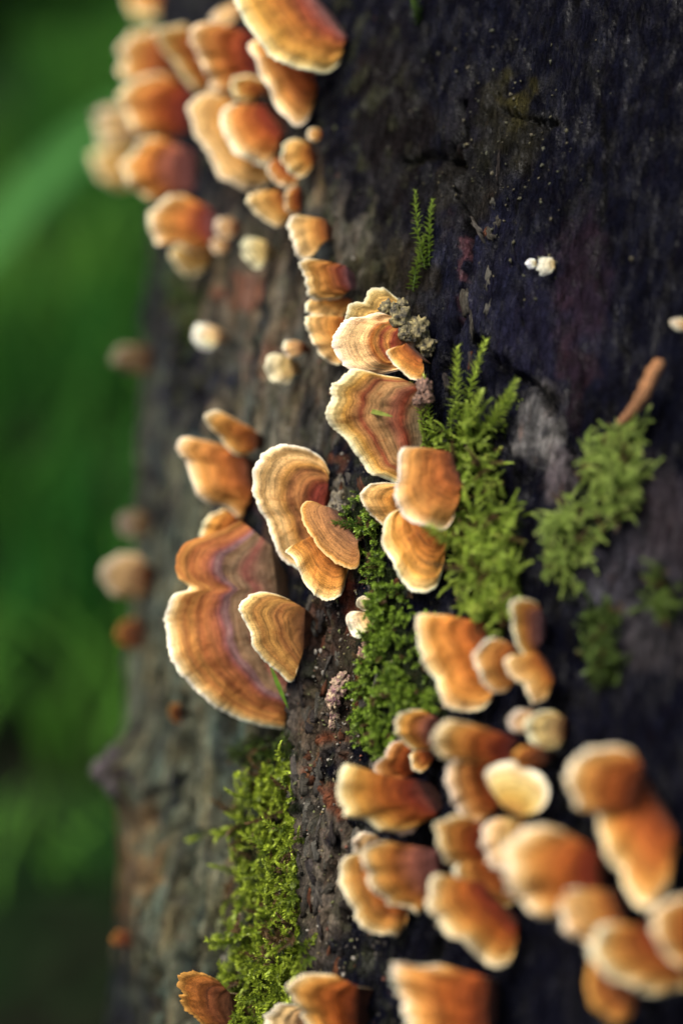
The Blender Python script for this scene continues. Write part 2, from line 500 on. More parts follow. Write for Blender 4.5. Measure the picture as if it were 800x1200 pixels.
uvt = np.stack([ph.ravel() * TR * 100 - 16 * tt.ravel(), tt.ravel() * 100, wet0.ravel()], -1)
fs = sheet0.reshape(-1)[Ft].mean(1) > .5
def sub_mesh(name, sel, mat):
    f = Ft[sel]; used = np.unique(f); mp = np.full(len(Vw), -1); mp[used] = np.arange(len(used))
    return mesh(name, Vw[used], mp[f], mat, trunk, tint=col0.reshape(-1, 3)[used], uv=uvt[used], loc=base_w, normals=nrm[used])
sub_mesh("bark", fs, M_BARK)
sub_mesh("bare_wood", ~fs, M_WOOD)

def skin_at(x, y):
    """point, normal of the finished skin seen at photo pixel (camera axes)"""
    P, n = on_trunk(x, y)
    q = P - tc; t = q @ ta; a = math.atan2(n @ tb0, n @ tn0)
    i = int(np.clip(np.searchsorted(PHI, a), 0, len(PHI) - 1)); j = int(np.clip(np.searchsorted(TT, t), 0, nv - 1))
    return P + n * h0[i, j], n

# ------------------------------------------------------------------ bracket fungi
WHITE, CREAM, OCHRE, ORANGE, BROWN, RED, PURPLE, TAN, GREY, YELLOW, DKBR = (
    (.90, .79, .56), (.82, .55, .22), (.59, .275, .055), (.43, .136, .021), (.22, .060, .016), (.28, .050, .022), (.22, .085, .08),
    (.62, .37, .15), (.26, .20, .12), (.78, .55, .17), (.12, .045, .02))
PAL = {
    'std': [(0, BROWN), (.18, RED), (.38, ORANGE), (.74, OCHRE), (.91, CREAM), (1, WHITE)],
    'red': [(0, PURPLE), (.22, RED), (.5, ORANGE), (.82, OCHRE), (.95, CREAM), (1, WHITE)],
    'purple': [(0, PURPLE), (.40, (.27, .085, .05)), (.66, ORANGE), (.86, OCHRE), (.95, CREAM), (1, WHITE)],
    'orange': [(0, DKBR), (.12, BROWN), (.32, (.36, .105, .017)), (.55, (.46, .165, .029)), (.82, OCHRE), (.955, CREAM), (1, WHITE)],  # brown base, broadened to paint in the shade between layered caps
    'pale': [(0, BROWN), (.2, ORANGE), (.48, OCHRE), (.82, (.72, .43, .14)), (.93, CREAM), (1, WHITE)],
    'cream': [(0, TAN), (.4, CREAM), (1, WHITE)],
    'white': [(0, CREAM), (.5, WHITE), (1, (.86, .82, .70))],
    'yellow': [(0, OCHRE), (.4, YELLOW), (.8, CREAM), (1, WHITE)],
    'cup': [(0, OCHRE), (.35, (.62, .36, .07)), (.60, (.72, .50, .16)), (.82, CREAM), (1, WHITE)],
    'dull': [(0, DKBR), (.5, BROWN), (.85, ORANGE), (1, OCHRE)],
    'tan': [(0, BROWN), (.4, TAN), (.8, CREAM), (1, WHITE)],
    'c2': [(0, GREY), (.18, BROWN), (.30, RED), (.36, OCHRE), (.43, RED), (.50, OCHRE), (.56, ORANGE), (.64, (.74, .48, .18)), (.80, CREAM), (.93, (.78, .58, .29)), (1, WHITE)],
    'c4': [(0, GREY), (.18, (.24, .12, .06)), (.26, RED), (.36, (.34, .11, .06)), (.46, (.36, .18, .075)), (.60, (.46, .22, .085)), (.67, RED), (.72, (.50, .20, .07)), (.84, OCHRE), (.93, CREAM), (1, WHITE)],
    'l1': [(0, RED), (.18, (.42, .08, .045)), (.30, BROWN), (.42, (.46, .19, .05)), (.52, (.34, .13, .04)), (.62, OCHRE), (.78, (.70, .43, .15)), (.88, (.62, .36, .11)), (.95, CREAM), (1, WHITE)],
    'edge': [(0, DKBR), (.14, (.24, .095, .03)), (.34, (.40, .17, .045)), (.46, (.30, .11, .03)), (.62, (.52, .25, .06)), (.80, (.46, .20, .05)), (.91, (.66, .40, .13)), (.96, CREAM), (1, WHITE)],
    'l3': [(0, (.20, .09, .05)), (.5, (.38, .17, .055)), (.85, (.45, .21, .06)), (.93, OCHRE), (1, CREAM)],
    'l4': [(0, (.26, .16, .08)), (.15, (.24, .13, .07)), (.26, (.25, .075, .05)), (.34, (.25, .15, .075)), (.44, (.27, .15, .07)), (.475, (.20, .09, .09)), (.50, (.25, .14, .11)), (.53, (.22, .07, .06)), (.58, (.30, .085, .03)), (.66, (.36, .12, .03)), (.72, (.30, .09, .022)), (.79, (.46, .19, .04)), (.84, (.38, .135, .03)), (.90, (.58, .28, .07)), (.96, CREAM), (1, WHITE)],
    'l5': [(0, (.28, .17, .10)), (.3, RED), (.45, PURPLE), (.55, (.3, .12, .09)), (.75, (.36, .10, .045)), (.95, (.45, .18, .06)), (1, OCHRE)],
}
GROUP = "bracket fungi growing on the trunk"
def catmull(pts, n):
    p = np.array(pts, float)
    p = np.vstack([2 * p[0] - p[1], p, 2 * p[-1] - p[-2]])
    out = []
    for i in range(1, len(p) - 2):
        t = np.linspace(0, 1, 24, endpoint=False)[:, None]
        a, b, c, d = p[i - 1], p[i], p[i + 1], p[i + 2]
        out.append(.5 * (2 * b + (c - a) * t + (2 * a - 5 * b + 4 * c - d) * t * t + (3 * b - a - 3 * c + d) * t ** 3))
    out.append(p[-2][None])
    q = np.vstack(out)
    s = np.concatenate([[0], np.cumsum(np.hypot(*np.diff(q, axis=0).T))])
    u = np.linspace(0, s[-1], n)
    return np.stack([np.interp(u, s, q[:, k]) for k in (0, 1)], -1), s[-1]

_seed = [0]
def bracket(label, M, B, pal='std', a=None, roll=0., lift=0., th=1., droop=.05, hi=False, jag=None, rim=.93, name="bracket_fungus", cat="bracket fungus", tone=1., worn=0.):
    _seed[0] += 1
    if jag is None: jag = 1. if hi else 1.9
    if roll == 0.: roll = 5 * math.sin(_seed[0] * 2.3)
    sd = _seed[0] * 13.7
    ns, nu = (150, 54) if hi else (72, 28)
    mp, L = catmull(M, ns)
    if not hi: mp = np.array(B, float).mean(0) * .03 + mp * .97
    s = np.linspace(0, 1, ns)
    b0, b1 = np.array(B[0], float), np.array(B[1], float)
    bp = b0 + (b1 - b0) * s[:, None]
    bc = bp.mean(0); mc = mp[ns // 5:-ns // 5].mean(0)
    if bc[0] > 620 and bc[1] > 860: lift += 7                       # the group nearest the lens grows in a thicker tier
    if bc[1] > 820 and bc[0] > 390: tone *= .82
    Bp, Nt = skin_at(*bc)
    e = mc - bc; Rpx = np.hypot(*e); e = e / Rpx
    # how the trunk slopes towards the viewer along the growth direction
    d0 = -Bp[2]
    P2, _ = on_trunk(*(bc + e * 12))
    P1, _ = on_trunk(*bc)
    tau = math.degrees(math.atan2(P2[2] - P1[2], np.hypot(P2[0] - P1[0], P2[1] - P1[1]) + 1e-6))
    if a is None:
        a = min(max(tau + 38, 14), 50)
    ca, sa = math.cos(math.radians(a)), math.sin(math.radians(a))
    e3 = np.array([e[0], -e[1], 0])
    g = ca * e3 + sa * np.array([0, 0, 1.])
    n = -sa * e3 + ca * np.array([0, 0, 1.])
    side = np.cross(n, g)
    r = math.radians(roll)
    n = math.cos(r) * n + math.sin(r) * side
    Bq = Bp + np.array([0, 0, 1.]) * (.0012 + lift * .001)
    px1 = d0 * K                                                   # metres per pixel here
    R = Rpx * px1
    u = np.concatenate([np.linspace(0, .8, nu - nu // 3, endpoint=False), np.linspace(.8, 1, nu // 3)])
    sv = np.stack([s * 6 + sd, np.full(ns, sd), np.zeros(ns)], -1)
    jg = jag * (.050 * fbm(sv * 1.1, 3) + .020 * fbm(sv * np.array([L / 28., 1, 1]) + 5, 3, .6) + .006 * fbm(sv * np.array([L / 9., 1, 1]) + 9, 2))
    endw = np.sin(np.pi * np.clip(s, 0, 1)) ** .3
    ue = 1 + jg * endw
    px = bp[:, None] + (mp - bp)[:, None] * (u[None, :, None] * (1 + (ue[:, None, None] - 1) * u[None, :, None] ** 2))
    rr = ray(px[..., 0], px[..., 1])
    z = (Bq @ n) / (rr @ n)
    P = rr * z[..., None]
    uu = u[None, :]; ss = s[:, None]
    ring_j = .020 * fbm(np.stack([ss * 9 + uu * 0 + sd, uu * 2 + ss * 0, 0 * uu + 0 * ss], -1), 3) + .005 * fbm(np.stack([ss * L / 16 + uu * 0, uu * 6 + ss * 0 + sd, 0 * uu + 0 * ss], -1), 3)
    ur = np.clip(uu + ring_j * (1 - uu ** 6), 0, 1)
    if worn: ur = ur * (1 - worn * (1 - sstep(.24, .36, ss)))                 # an upper lobe without the pale rim
    dome = R * (.045 * np.sin(np.pi * np.clip(uu, 0, 1) ** .8) * np.sin(np.pi * ss) ** .5 - droop * uu ** 2.4)
    wave = R * .11 * uu ** 2 * noise3(np.stack([ss * 6 + sd + uu * 0, uu * .7 + ss * 0 + sd, 0 * uu + 0 * ss], -1))
    ridges = min(.00035, R * .014) * np.sin(ur * (16 + 6 * math.sin(sd)) + sd) * sstep(.08, .3, uu) * (1 - sstep(.93, 1, uu))
    lump = min(.0004, R * .014) * fbm(np.stack([px[..., 0] / 20., px[..., 1] / 20., 0 * px[..., 0] + sd], -1), 3)
    off = dome + wave + ridges + lump
    top = P + n * off[..., None]
    endt = np.clip(np.minimum(s, 1 - s) / .05, 0, 1) ** .5
    T = th * min(.0019, .0005 + R * .04)
    tk = endt[:, None] * T * (1.9 - 1.45 * sstep(0, .9, uu))
    bot = top - n * tk[..., None]
    # rounded rim
    out_dir = top[:, -1] - top[:, -3]; out_dir /= np.linalg.norm(out_dir, axis=1)[:, None] + 1e-9
    rimrows = []
    for k in (1, 2, 3):
        th_ = math.pi * k / 4
        c_ = top[:, -1] * (1 + math.cos(th_)) / 2 + bot[:, -1] * (1 - math.cos(th_)) / 2
        rimrows.append(c_ + out_dir * (.55 * tk[:, -1] * math.sin(th_))[:, None])
    # foot reaching back into the wood
    back = -(.6 * Nt + .4 * np.array([0, 0, 1.])) * (.006 + lift * .0013)
    fc = top[:, 0].mean(0)
    foot_t = fc + (top[:, 0] - fc) * .5 + back; foot_b = fc + (bot[:, 0] - fc) * .5 + back
    A = np.concatenate([foot_t[:, None], top, np.stack(rimrows, 1), bot[:, ::-1], foot_b[:, None]], 1)
    nc = A.shape[1]
    V = to_world(A.reshape(-1, 3))
    F = grid_faces(ns, nc)
    # face the viewer on top
    mid = (ns // 2) * nc + nu // 2
    fn = np.cross(V[mid + 1] - V[mid], V[mid + nc] - V[mid])
    if fn @ (RMn @ n) < 0:
        F = F[:, ::-1]
    nr = vnormals(V, F)
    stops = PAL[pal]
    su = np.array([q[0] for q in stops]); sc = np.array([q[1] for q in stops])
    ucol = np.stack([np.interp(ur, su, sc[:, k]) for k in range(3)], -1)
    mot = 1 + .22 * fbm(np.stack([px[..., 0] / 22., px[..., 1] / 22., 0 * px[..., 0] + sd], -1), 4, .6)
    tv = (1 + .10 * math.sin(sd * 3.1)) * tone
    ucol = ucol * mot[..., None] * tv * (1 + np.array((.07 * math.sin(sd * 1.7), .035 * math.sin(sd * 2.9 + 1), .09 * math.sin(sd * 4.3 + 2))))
    pore = np.array((.66, .47, .25))
    bcol = np.empty_like(ucol); bcol[...] = pore
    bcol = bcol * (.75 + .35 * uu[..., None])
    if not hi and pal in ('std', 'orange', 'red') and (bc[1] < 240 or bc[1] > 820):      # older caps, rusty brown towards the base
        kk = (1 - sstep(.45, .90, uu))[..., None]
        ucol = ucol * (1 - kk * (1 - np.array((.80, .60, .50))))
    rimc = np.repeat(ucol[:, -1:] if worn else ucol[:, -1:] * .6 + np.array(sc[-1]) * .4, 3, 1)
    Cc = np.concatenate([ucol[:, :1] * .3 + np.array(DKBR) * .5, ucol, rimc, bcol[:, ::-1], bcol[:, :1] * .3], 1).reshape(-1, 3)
    Lc, Rc = L * px1 * 100, R * 100
    ua = np.concatenate([[-.1], u, [1.02, 1.04, 1.06], 1.1 + (1 - u[::-1]), [2.2]])
    uv = np.stack([np.repeat(s * Lc, nc) + sd, np.tile(ua * Rc, ns) + sd], -1)
    loc = to_world(Bq[None])[0]
    root = empty(name, loc, label, cat, GROUP)
    colidx = np.tile(np.arange(nc - 1), ns - 1)
    ic = 1 + int(np.searchsorted(u, rim))
    ir = 1 + nu + 2
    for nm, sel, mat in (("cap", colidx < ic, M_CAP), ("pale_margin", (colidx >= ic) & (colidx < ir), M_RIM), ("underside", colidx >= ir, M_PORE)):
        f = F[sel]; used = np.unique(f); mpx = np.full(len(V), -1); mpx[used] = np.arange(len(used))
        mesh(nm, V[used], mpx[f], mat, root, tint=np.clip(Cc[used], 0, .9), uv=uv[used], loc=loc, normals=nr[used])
    return root

B_ = bracket
# --- centre of the picture, in focus
B_("thin cream fungus lobe tucked behind the ringed fungus beside the grey crust clump", [(404,378),(406,366),(411,358),(418,354),(428,354),(431,344),(440,338),(452,339),(462,347),(472,356)], [(462,392),(474,372)], 'pale', lift=1, hi=True, th=.8)
B_("cream and rust ringed fungus joined to the grey crust clump", [(457,369),(444,366),(428,369),(412,371),(399,380),(391,392),(391,404),(397,418),(408,429),(420,437),(436,438),(452,437),(468,434)], [(488,384),(484,420)], 'c2', lift=4, hi=True)
B_("small ochre fungus tongue under the grey crust clump", [(472,404),(461,407),(453,412),(458,420),(465,429),(477,439),(490,446),(497,441),(496,428)], [(476,402),(494,420)], 'orange', a=25, lift=11, hi=True, th=.7, rim=.9)
B_("large mottled brown fungus with a pink ring and a green needle on it", [(470,442),(446,438),(430,434),(415,433),(404,443),(389,455),(391,466),(386,476),(388,491),(401,507),(413,523),(424,540),(434,555),(447,558),(464,566)], [(500,456),(494,530)], 'c4', lift=3, hi=True)
B_("squarish orange fungus overlapping the mottled brown fungus beside the tall moss", [(498,523),(484,523),(473,526),(470,545),(467,562),(464,583),(471,599),(487,611),(506,619),(522,618),(531,608),(537,588)], [(528,530),(541,566)], 'orange', a=24, lift=7, hi=True)
B_("small pale orange fungus poking left from under the squarish fungus", [(470,567),(452,566),(436,568),(424,578),(429,594),(441,608),(452,618),(464,614)], [(478,575),(478,606)], 'pale', a=16, lift=1, hi=True)
B_("drooping amber fungus with a white edge hanging below the squarish fungus", [(468,596),(456,604),(450,624),(455,646),(467,669),(483,687),(498,692),(511,686),(519,667),(524,640)], [(494,594),(524,622)], 'orange', a=24, lift=1, hi=True)
# --- left of the bark edge
B_("tall kidney shaped ochre fungus with brown rings and a red centre", [(386,552),(378,538),(362,527),(341,522),(319,527),(305,545),(299,572),(303,594),(316,614),(320,632),(330,653),(350,668)], [(384,574),(380,604)], 'l1', lift=4, hi=True)
B_("lower ochre fungus lobe beneath the kidney shaped fungus", [(340,640),(336,645),(346,654),(354,674),(367,691),(385,701),(399,697),(406,680),(410,660)], [(384,618),(408,646)], 'orange', a=22, lift=4, hi=True)
B_("flat brown fungus tongue lying on the kidney shaped fungus", [(378,594),(368,588),(358,588),(352,597),(356,611),(363,627),(374,641),(387,653),(402,664),(417,665),(422,654),(418,640)], [(386,594),(420,634)], 'l3', a=22, lift=9, roll=-10, hi=True, th=.8, jag=1.3)
B_("largest fungus, a wide orange brown fan with purple arcs and a white lower edge", [(284,610),(262,622),(240,630),(218,640),(208,660),(211,677),(224,690),(204,698),(196,720),(202,750),(208,775),(224,802),(245,819),(266,836),(294,849),(334,856)], [(318,640),(340,790)], 'l4', a=12, lift=2, hi=True, droop=.10, jag=.8, worn=.17)
B_("little ochre fungus stub between the curled fungus and the top of the largest fan", [(262,596),(248,602),(238,614),(234,630),(246,640),(262,634)], [(280,606),(276,634)], 'orange', a=14, lift=5)
B_("curled orange fungus with a hooked upper corner and ragged lower tip", [(256,518),(238,513),(220,511),(209,519),(214,531),(224,540),(225,556),(230,574),(244,586),(260,591),(272,597),(284,606),(292,592)], [(288,534),(296,574)], 'orange', a=14, lift=4, hi=True, droop=.2)
B_("small tongue fungus curling over the top of the hooked orange fungus", [(292,500),(270,488),(252,481),(240,488),(246,501),(258,512),(268,526),(282,534),(297,528)], [(303,508),(301,526)], 'orange', a=16, lift=4, hi=True)
B_("pointed tan fungus in front of the largest fan fungus at the bark edge", [(338,702),(322,696),(306,694),(291,701),(283,712),(287,724),(293,738),(298,757),(315,777),(330,791),(343,800),(348,784)], [(358,714),(356,760)], 'edge', a=18, lift=4, hi=True)
B_("tiny pale tan fungus below the kidney fungus on bare bark", [(426,720),(414,716),(406,724),(410,738),(419,748),(430,743),(437,734)], [(434,716),(440,730)], 'cream', a=20, lift=3, hi=True, th=.7)
B_("tiny round cream fungus topping the little tan one", [(436,714),(428,716),(420,712),(418,704),(426,699),(436,701)], [(442,704),(442,712)], 'cream', a=20, lift=2, hi=True, th=.7)
# --- row leading up from the centre
B_("pale fungus with a red base above two thin shelves", [(382,305),(366,302),(348,305),(353,318),(358,332),(364,347),(380,351),(398,350)], [(406,312),(412,338)], 'red', a=18, lift=5)
B_("thin peach shelf squeezed under the red based pale fungus", [(366,348),(358,356),(362,367),(378,374),(394,376),(406,367)], [(390,344),(414,352)], 'pale', a=18, lift=2)
B_("curved cream shelf beside the ringed fungus, lowest of the pale row", [(376,368),(362,371),(358,384),(364,398),(376,414),(391,426),(406,428)], [(404,372),(414,410)], 'pale', a=16, lift=1)
B_("small triangular cream fungus near the top of the pale row", [(358,252),(346,252),(338,259),(343,280),(350,300),(364,301),(374,288)], [(382,258),(384,280)], 'pale', a=18, lift=3)
B_("pale oblong fungus touching a smaller brownish bud", [(334,416),(320,414),(312,424),(314,440),(326,451),(338,450),(344,440)], [(342,420),(344,438)], 'cream', a=20, lift=2)
B_("brownish fungus bud at the shoulder of the pale oblong fungus", [(344,398),(334,400),(332,410),(340,419),(352,416)], [(356,402),(354,412)], 'tan', a=20, lift=1)
B_("single round white fungus button alone on the grey bark", [(246,380),(232,380),(226,392),(230,405),(244,410),(254,402)], [(258,386),(256,400)], 'cream', a=20, lift=2, tone=1.1)
B_("pale oval fungus alone beneath the two small buds", [(300,278),(288,278),(283,290),(290,308),(304,315),(313,306)], [(313,284),(312,302)], 'cream', a=20, lift=2)
B_("upper of two blurred cream buds left of the triangular fungus", [(268,254),(256,256),(252,268),(260,279),(274,278)], [(278,260),(276,274)], 'tan', a=20, lift=2)
B_("lower, browner of two blurred buds left of the triangular fungus", [(260,278),(250,280),(248,290),(256,297),(266,295)], [(268,282),(266,292)], 'tan', a=20, lift=1, tone=.8)
# --- top left cluster
B_("big amber shelf with a wavy white lip at the top of the cluster", [(300,-22),(278,-8),(282,12),(300,38),(317,61),(345,74),(377,82),(396,74),(402,62)], [(362,-10),(404,44)], 'red', roll=-8, a=26, lift=9, hi=True)
B_("drooping amber wedge hanging under the big wavy shelf", [(300,40),(291,50),(302,80),(318,108),(331,133),(346,148),(361,140),(370,116)], [(346,50),(376,92)], 'orange', jag=.6, a=26, lift=3)
B_("red centred orange fungus left of the drooping wedge", [(252,22),(234,24),(222,34),(226,56),(238,80),(252,102),(272,112)], [(304,44),(304,94)], 'red', a=16, lift=5)
B_("narrow orange wedge fungus standing beside the red centred one", [(216,26),(196,30),(184,38),(192,58),(212,86),(230,110),(248,112)], [(240,54),(256,98)], 'orange', a=16, lift=5)
B_("leftmost upper orange fungus above the stacked trio", [(182,32),(160,34),(146,44),(140,66),(144,88),(160,98)], [(206,58),(210,92)], 'orange', a=14, lift=5)
B_("pale rimmed fungus with rusty base in the middle of the trio", [(192,84),(170,88),(152,96),(143,114),(147,138),(164,158),(184,164)], [(226,108),(222,154)], 'red', a=14, lift=5)
B_("round blurred cream fungus projecting furthest left of the upper cluster", [(148,124),(126,122),(112,132),(111,150),(120,168),(140,174)], [(168,138),(166,166)], 'tan', a=14, lift=7)
B_("cream fungus below the round one at the outline of the trunk", [(150,172),(126,170),(108,178),(106,194),(118,212),(138,221),(156,218)], [(172,186),(170,212)], 'pale', a=14, lift=7)
B_("broad fungus with a purple red base at the foot of the trio", [(184,158),(162,164),(147,180),(144,202),(156,224),(176,237),(198,234)], [(226,178),(226,222)], 'purple', a=14, lift=6)
B_("bulging cream edged fungus hanging under the stacked trio", [(214,226),(194,230),(178,244),(175,264),(184,284),(202,284),(220,295),(244,296)], [(250,246),(250,284)], 'red', a=14, lift=6)
B_("small orange lip below the bulging cream edged fungus", [(206,284),(199,298),(206,313),(222,321),(238,318),(246,306)], [(234,284),(250,296)], 'pale', a=14, lift=2)
B_("long C shaped cream fungus curving below the brown one", [(256,108),(238,108),(222,117),(219,138),(229,160),(246,184),(261,210),(286,221),(310,218),(326,208)], [(282,128),(324,186)], 'pale', roll=-6, a=16, lift=3)
B_("ochre fungus with a dark brown base inside the C shaped one", [(284,120),(266,122),(257,134),(258,150),(268,168),(284,182),(302,194),(317,190),(326,172)], [(312,124),(330,156)], 'std', a=18, lift=7)
B_("small orange curl tucked above the dark based fungus", [(296,120),(280,116),(270,106),(274,92),(290,87),(308,92)], [(318,98),(312,116)], 'orange', a=16, lift=5)
B_("amber lobe wedged between the red centred fungus and the C shaped one", [(258,88),(246,98),(246,112),(260,124),(282,120)], [(284,92),(284,112)], 'orange', a=14, lift=3)
B_("pale fungus scrap behind the top of the amber shelf", [(268,4),(254,10),(248,22),(260,30),(278,22)], [(288,2),(286,18)], 'tan', a=14, lift=4)
B_("pale oval fungus close to the dark wood beneath the drooping wedge", [(356,164),(342,162),(331,170),(330,186),(340,203),(355,207),(365,197)], [(364,172),(366,190)], 'pale', a=22, lift=3)
B_("short orange fungus between the C shaped one and the pale oval", [(318,188),(312,198),(320,211),(336,220),(348,214)], [(330,184),(350,200)], 'orange', a=20, lift=3)
B_("cream wedge fungus below the end of the C shaped one", [(318,222),(302,223),(290,229),(292,240),(306,254),(322,265),(336,262)], [(328,222),(342,248)], 'pale', a=18, lift=3)
B_("thin brown fungus stub beside the cream wedge", [(346,216),(336,224),(334,240),(342,252),(350,248)], [(352,222),(352,242)], 'orange', a=20, lift=2)
B_("tiny orange fungus bud right of the pale oval below the big shelf", [(372,150),(363,151),(360,159),(366,166),(374,163)], [(376,154),(376,161)], 'pale', a=20, lift=1)
B_("dim blurred orange fungus cut off by the top edge", [(150,-14),(148,2),(158,15),(176,21),(196,16),(210,0)], [(160,-24),(212,-18)], 'std', a=18, lift=5)
# --- far left outline
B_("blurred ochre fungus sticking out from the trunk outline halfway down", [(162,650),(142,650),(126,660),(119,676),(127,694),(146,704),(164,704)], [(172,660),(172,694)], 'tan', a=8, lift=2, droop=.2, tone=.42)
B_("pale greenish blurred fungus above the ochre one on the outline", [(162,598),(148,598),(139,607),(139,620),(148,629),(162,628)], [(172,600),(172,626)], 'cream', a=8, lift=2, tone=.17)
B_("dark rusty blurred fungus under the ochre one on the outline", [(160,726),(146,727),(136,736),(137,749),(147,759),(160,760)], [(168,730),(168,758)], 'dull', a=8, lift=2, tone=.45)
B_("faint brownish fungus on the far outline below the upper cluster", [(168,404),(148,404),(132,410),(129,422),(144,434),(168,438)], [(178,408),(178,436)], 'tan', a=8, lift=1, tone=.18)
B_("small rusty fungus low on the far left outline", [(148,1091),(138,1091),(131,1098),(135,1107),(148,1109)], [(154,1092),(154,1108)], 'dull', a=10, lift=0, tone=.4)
B_("tiny rusty fungus on grey wood left below the largest fan", [(212,824),(202,826),(198,836),(204,846),(214,848)], [(211,830),(211,842)], 'dull', a=16, lift=0, tone=.55)
B_("withered rusty brown fungus with a ragged edge at the bottom beside the moss", [(256,1150),(238,1142),(222,1142),(214,1154),(216,1176),(230,1196),(250,1208),(272,1212)], [(270,1164),(278,1204)], 'dull', a=16, lift=4, hi=True, tone=.75, jag=3.2)
# --- lower right cluster
B_("tall fungus slab with a wide cream edge below the amber one", [(522,718),(506,717),(491,719),(481,730),(484,744),(499,774),(511,804),(522,826),(541,836),(563,833),(576,820),(580,800)], [(566,730),(582,778)], 'orange', a=24, lift=5)
B_("small cup fungus against the right side of the tall slab", [(592,750),(576,747),(563,755),(557,772),(561,794),(575,810),(592,811),(604,800)], [(604,760),(610,788)], 'orange', a=26, lift=7)
B_("upright purple stained fungus at the top of the right hand string", [(630,706),(616,701),(602,704),(598,716),(602,738),(606,758),(616,772),(626,768)], [(634,718),(634,752)], 'purple', a=28, lift=5)
B_("pale knobbed fungus linking the small cup to the string", [(612,766),(598,768),(591,778),(598,793),(612,802),(624,824),(640,820)], [(630,764),(648,796)], 'pale', a=28, lift=6)
B_("little double button fungus left of the tan one in the string", [(622,832),(606,832),(596,842),(600,854),(614,860),(628,856)], [(632,838),(632,852)], 'tan', a=28, lift=8)
B_("round tan fungus at the lower end of the right hand string", [(648,832),(630,834),(617,846),(620,866),(636,880),(654,876)], [(662,842),(660,866)], 'tan', a=28, lift=4)
B_("small dim brown fungus beneath the end of the string", [(626,874),(610,876),(602,888),(612,900),(632,898)], [(640,878),(640,894)], 'dull', a=28, lift=2, tone=1.2)
B_("upright orange fungus wedge left of the little ochre knob", [(476,868),(462,870),(452,880),(438,898),(446,912),(466,914)], [(486,878),(486,906)], 'orange', a=24, lift=3)
B_("wide rusty fungus with an upturned left corner", [(452,908),(428,902),(410,896),(398,910),(395,934),(408,954),(432,962),(446,974),(466,976),(488,970),(506,962)], [(490,914),(512,952)], 'red', a=22, lift=7)
B_("bright cream cup shaped fungus in the middle of the lower cluster", [(582,936),(570,918),(568,902),(584,893),(606,894),(626,902),(638,916),(642,934),(632,950),(612,957)], [(590,946),(612,956)], 'cup', a=-22, lift=17, droop=-.06, rim=.85)
B_("yellow fungus lobe beneath the bright cup", [(582,958),(568,970),(566,988),(574,1010),(592,1022),(612,1014)], [(612,958),(624,992)], 'yellow', a=28, lift=8)
B_("orange lobe left of the yellow one with a pale edge", [(548,956),(528,956),(513,966),(511,984),(518,1002),(534,1014),(556,1012)], [(572,970),(572,1004)], 'red', a=26, lift=9)
B_("low orange shelf under the orange and yellow lobes", [(540,1008),(531,1022),(540,1042),(560,1056),(584,1065),(602,1062)], [(576,1004),(606,1038)], 'orange', a=28, lift=5)
B_("big pale rimmed orange fungus at the centre of the blurred front group", [(660,972),(634,967),(610,974),(593,996),(591,1028),(604,1055),(624,1072),(648,1079),(668,1072)], [(700,996),(704,1052)], 'std', a=15, lift=12, rim=.84)
B_("blurred orange fungus cut off by the right edge of the picture", [(812,1050),(784,1054),(768,1070),(768,1096),(780,1122),(806,1140)], [(840,1070),(842,1114)], 'orange', a=15, lift=8)
B_("dim amber fungus under the wide rusty one in the bottom right corner", [(696,1124),(688,1148),(696,1178),(720,1198),(742,1192)], [(724,1120),(748,1154)], 'dull', a=36, lift=5, tone=1.3)
B_("long rusty fungus lip sloping below the low orange shelf", [(530,1026),(512,1024),(499,1036),(498,1056),(510,1076),(530,1096),(554,1114),(576,1131),(596,1131),(606,1108)], [(566,1034),(606,1086)], 'std', a=28, lift=7)
B_("small pale knob fungus above the purple red cap", [(440,978),(424,976),(414,986),(416,1000),(430,1006)], [(446,984),(446,1000)], 'tan', a=24, lift=4)
B_("purple red capped fungus with a thin pale edge", [(452,986),(434,988),(425,1002),(430,1026),(444,1048),(460,1062),(476,1066),(490,1072),(504,1060)], [(514,996),(514,1040)], 'purple', a=24, lift=9)
B_("cream edged fungus curling under the purple red cap", [(420,998),(402,1004),(398,1024),(404,1052),(418,1078),(438,1094),(460,1100),(476,1088),(478,1070)], [(464,1006),(480,1050)], 'orange', a=22, lift=3)
B_("orange fungus cut off by the bottom edge, right of the other two", [(520,1132),(492,1130),(466,1132),(455,1144),(464,1170),(474,1202),(498,1236)], [(574,1146),(572,1214)], 'orange', a=14, lift=8, roll=-6, tone=1.3)
B_("orange fungus at the bottom edge with a flat upper side", [(394,1144),(366,1144),(344,1147),(338,1160),(348,1180),(362,1206),(382,1224)], [(420,1156),(420,1210)], 'orange', a=22, lift=6)
B_("smallest fungus of the trio cut off at the bottom edge", [(344,1176),(326,1178),(312,1190),(312,1208),(328,1224)], [(358,1186),(358,1216)], 'tan', a=20, lift=4, tone=.85)
B_("blurred pale fronted orange cap leaning left, topmost near the right edge of the group", [(742,880),(710,873),(682,882),(665,908),(664,934),(678,950),(704,954)], [(752,900),(742,946)], 'orange', a=8, lift=14, tone=1.2)
B_("long blurred orange tongue hanging down right below the topmost leaning cap", [(698,940),(698,966),(712,1000),(734,1036),(752,1058),(766,1058),(784,1034),(792,1000)], [(752,908),(790,972)], 'orange', a=36, lift=8)
B_("peach coloured blurred fungus right below the big pale rimmed one", [(676,1040),(658,1048),(656,1072),(674,1100),(700,1110),(720,1100)], [(714,1044),(730,1082)], 'pale', a=15, lift=11)
B_("wide blurred rusty fungus with a pale lip in the bottom right corner", [(720,1082),(702,1088),(693,1110),(704,1136),(728,1155),(766,1168),(810,1160)], [(764,1086),(816,1128)], 'std', a=15, lift=11)
B_("pinkish brown fungus with a white corner just above the bright cup", [(556,848),(530,844),(514,853),(510,872),(519,887),(544,893),(576,898)], [(606,866),(598,902)], 'red', a=26, lift=9)
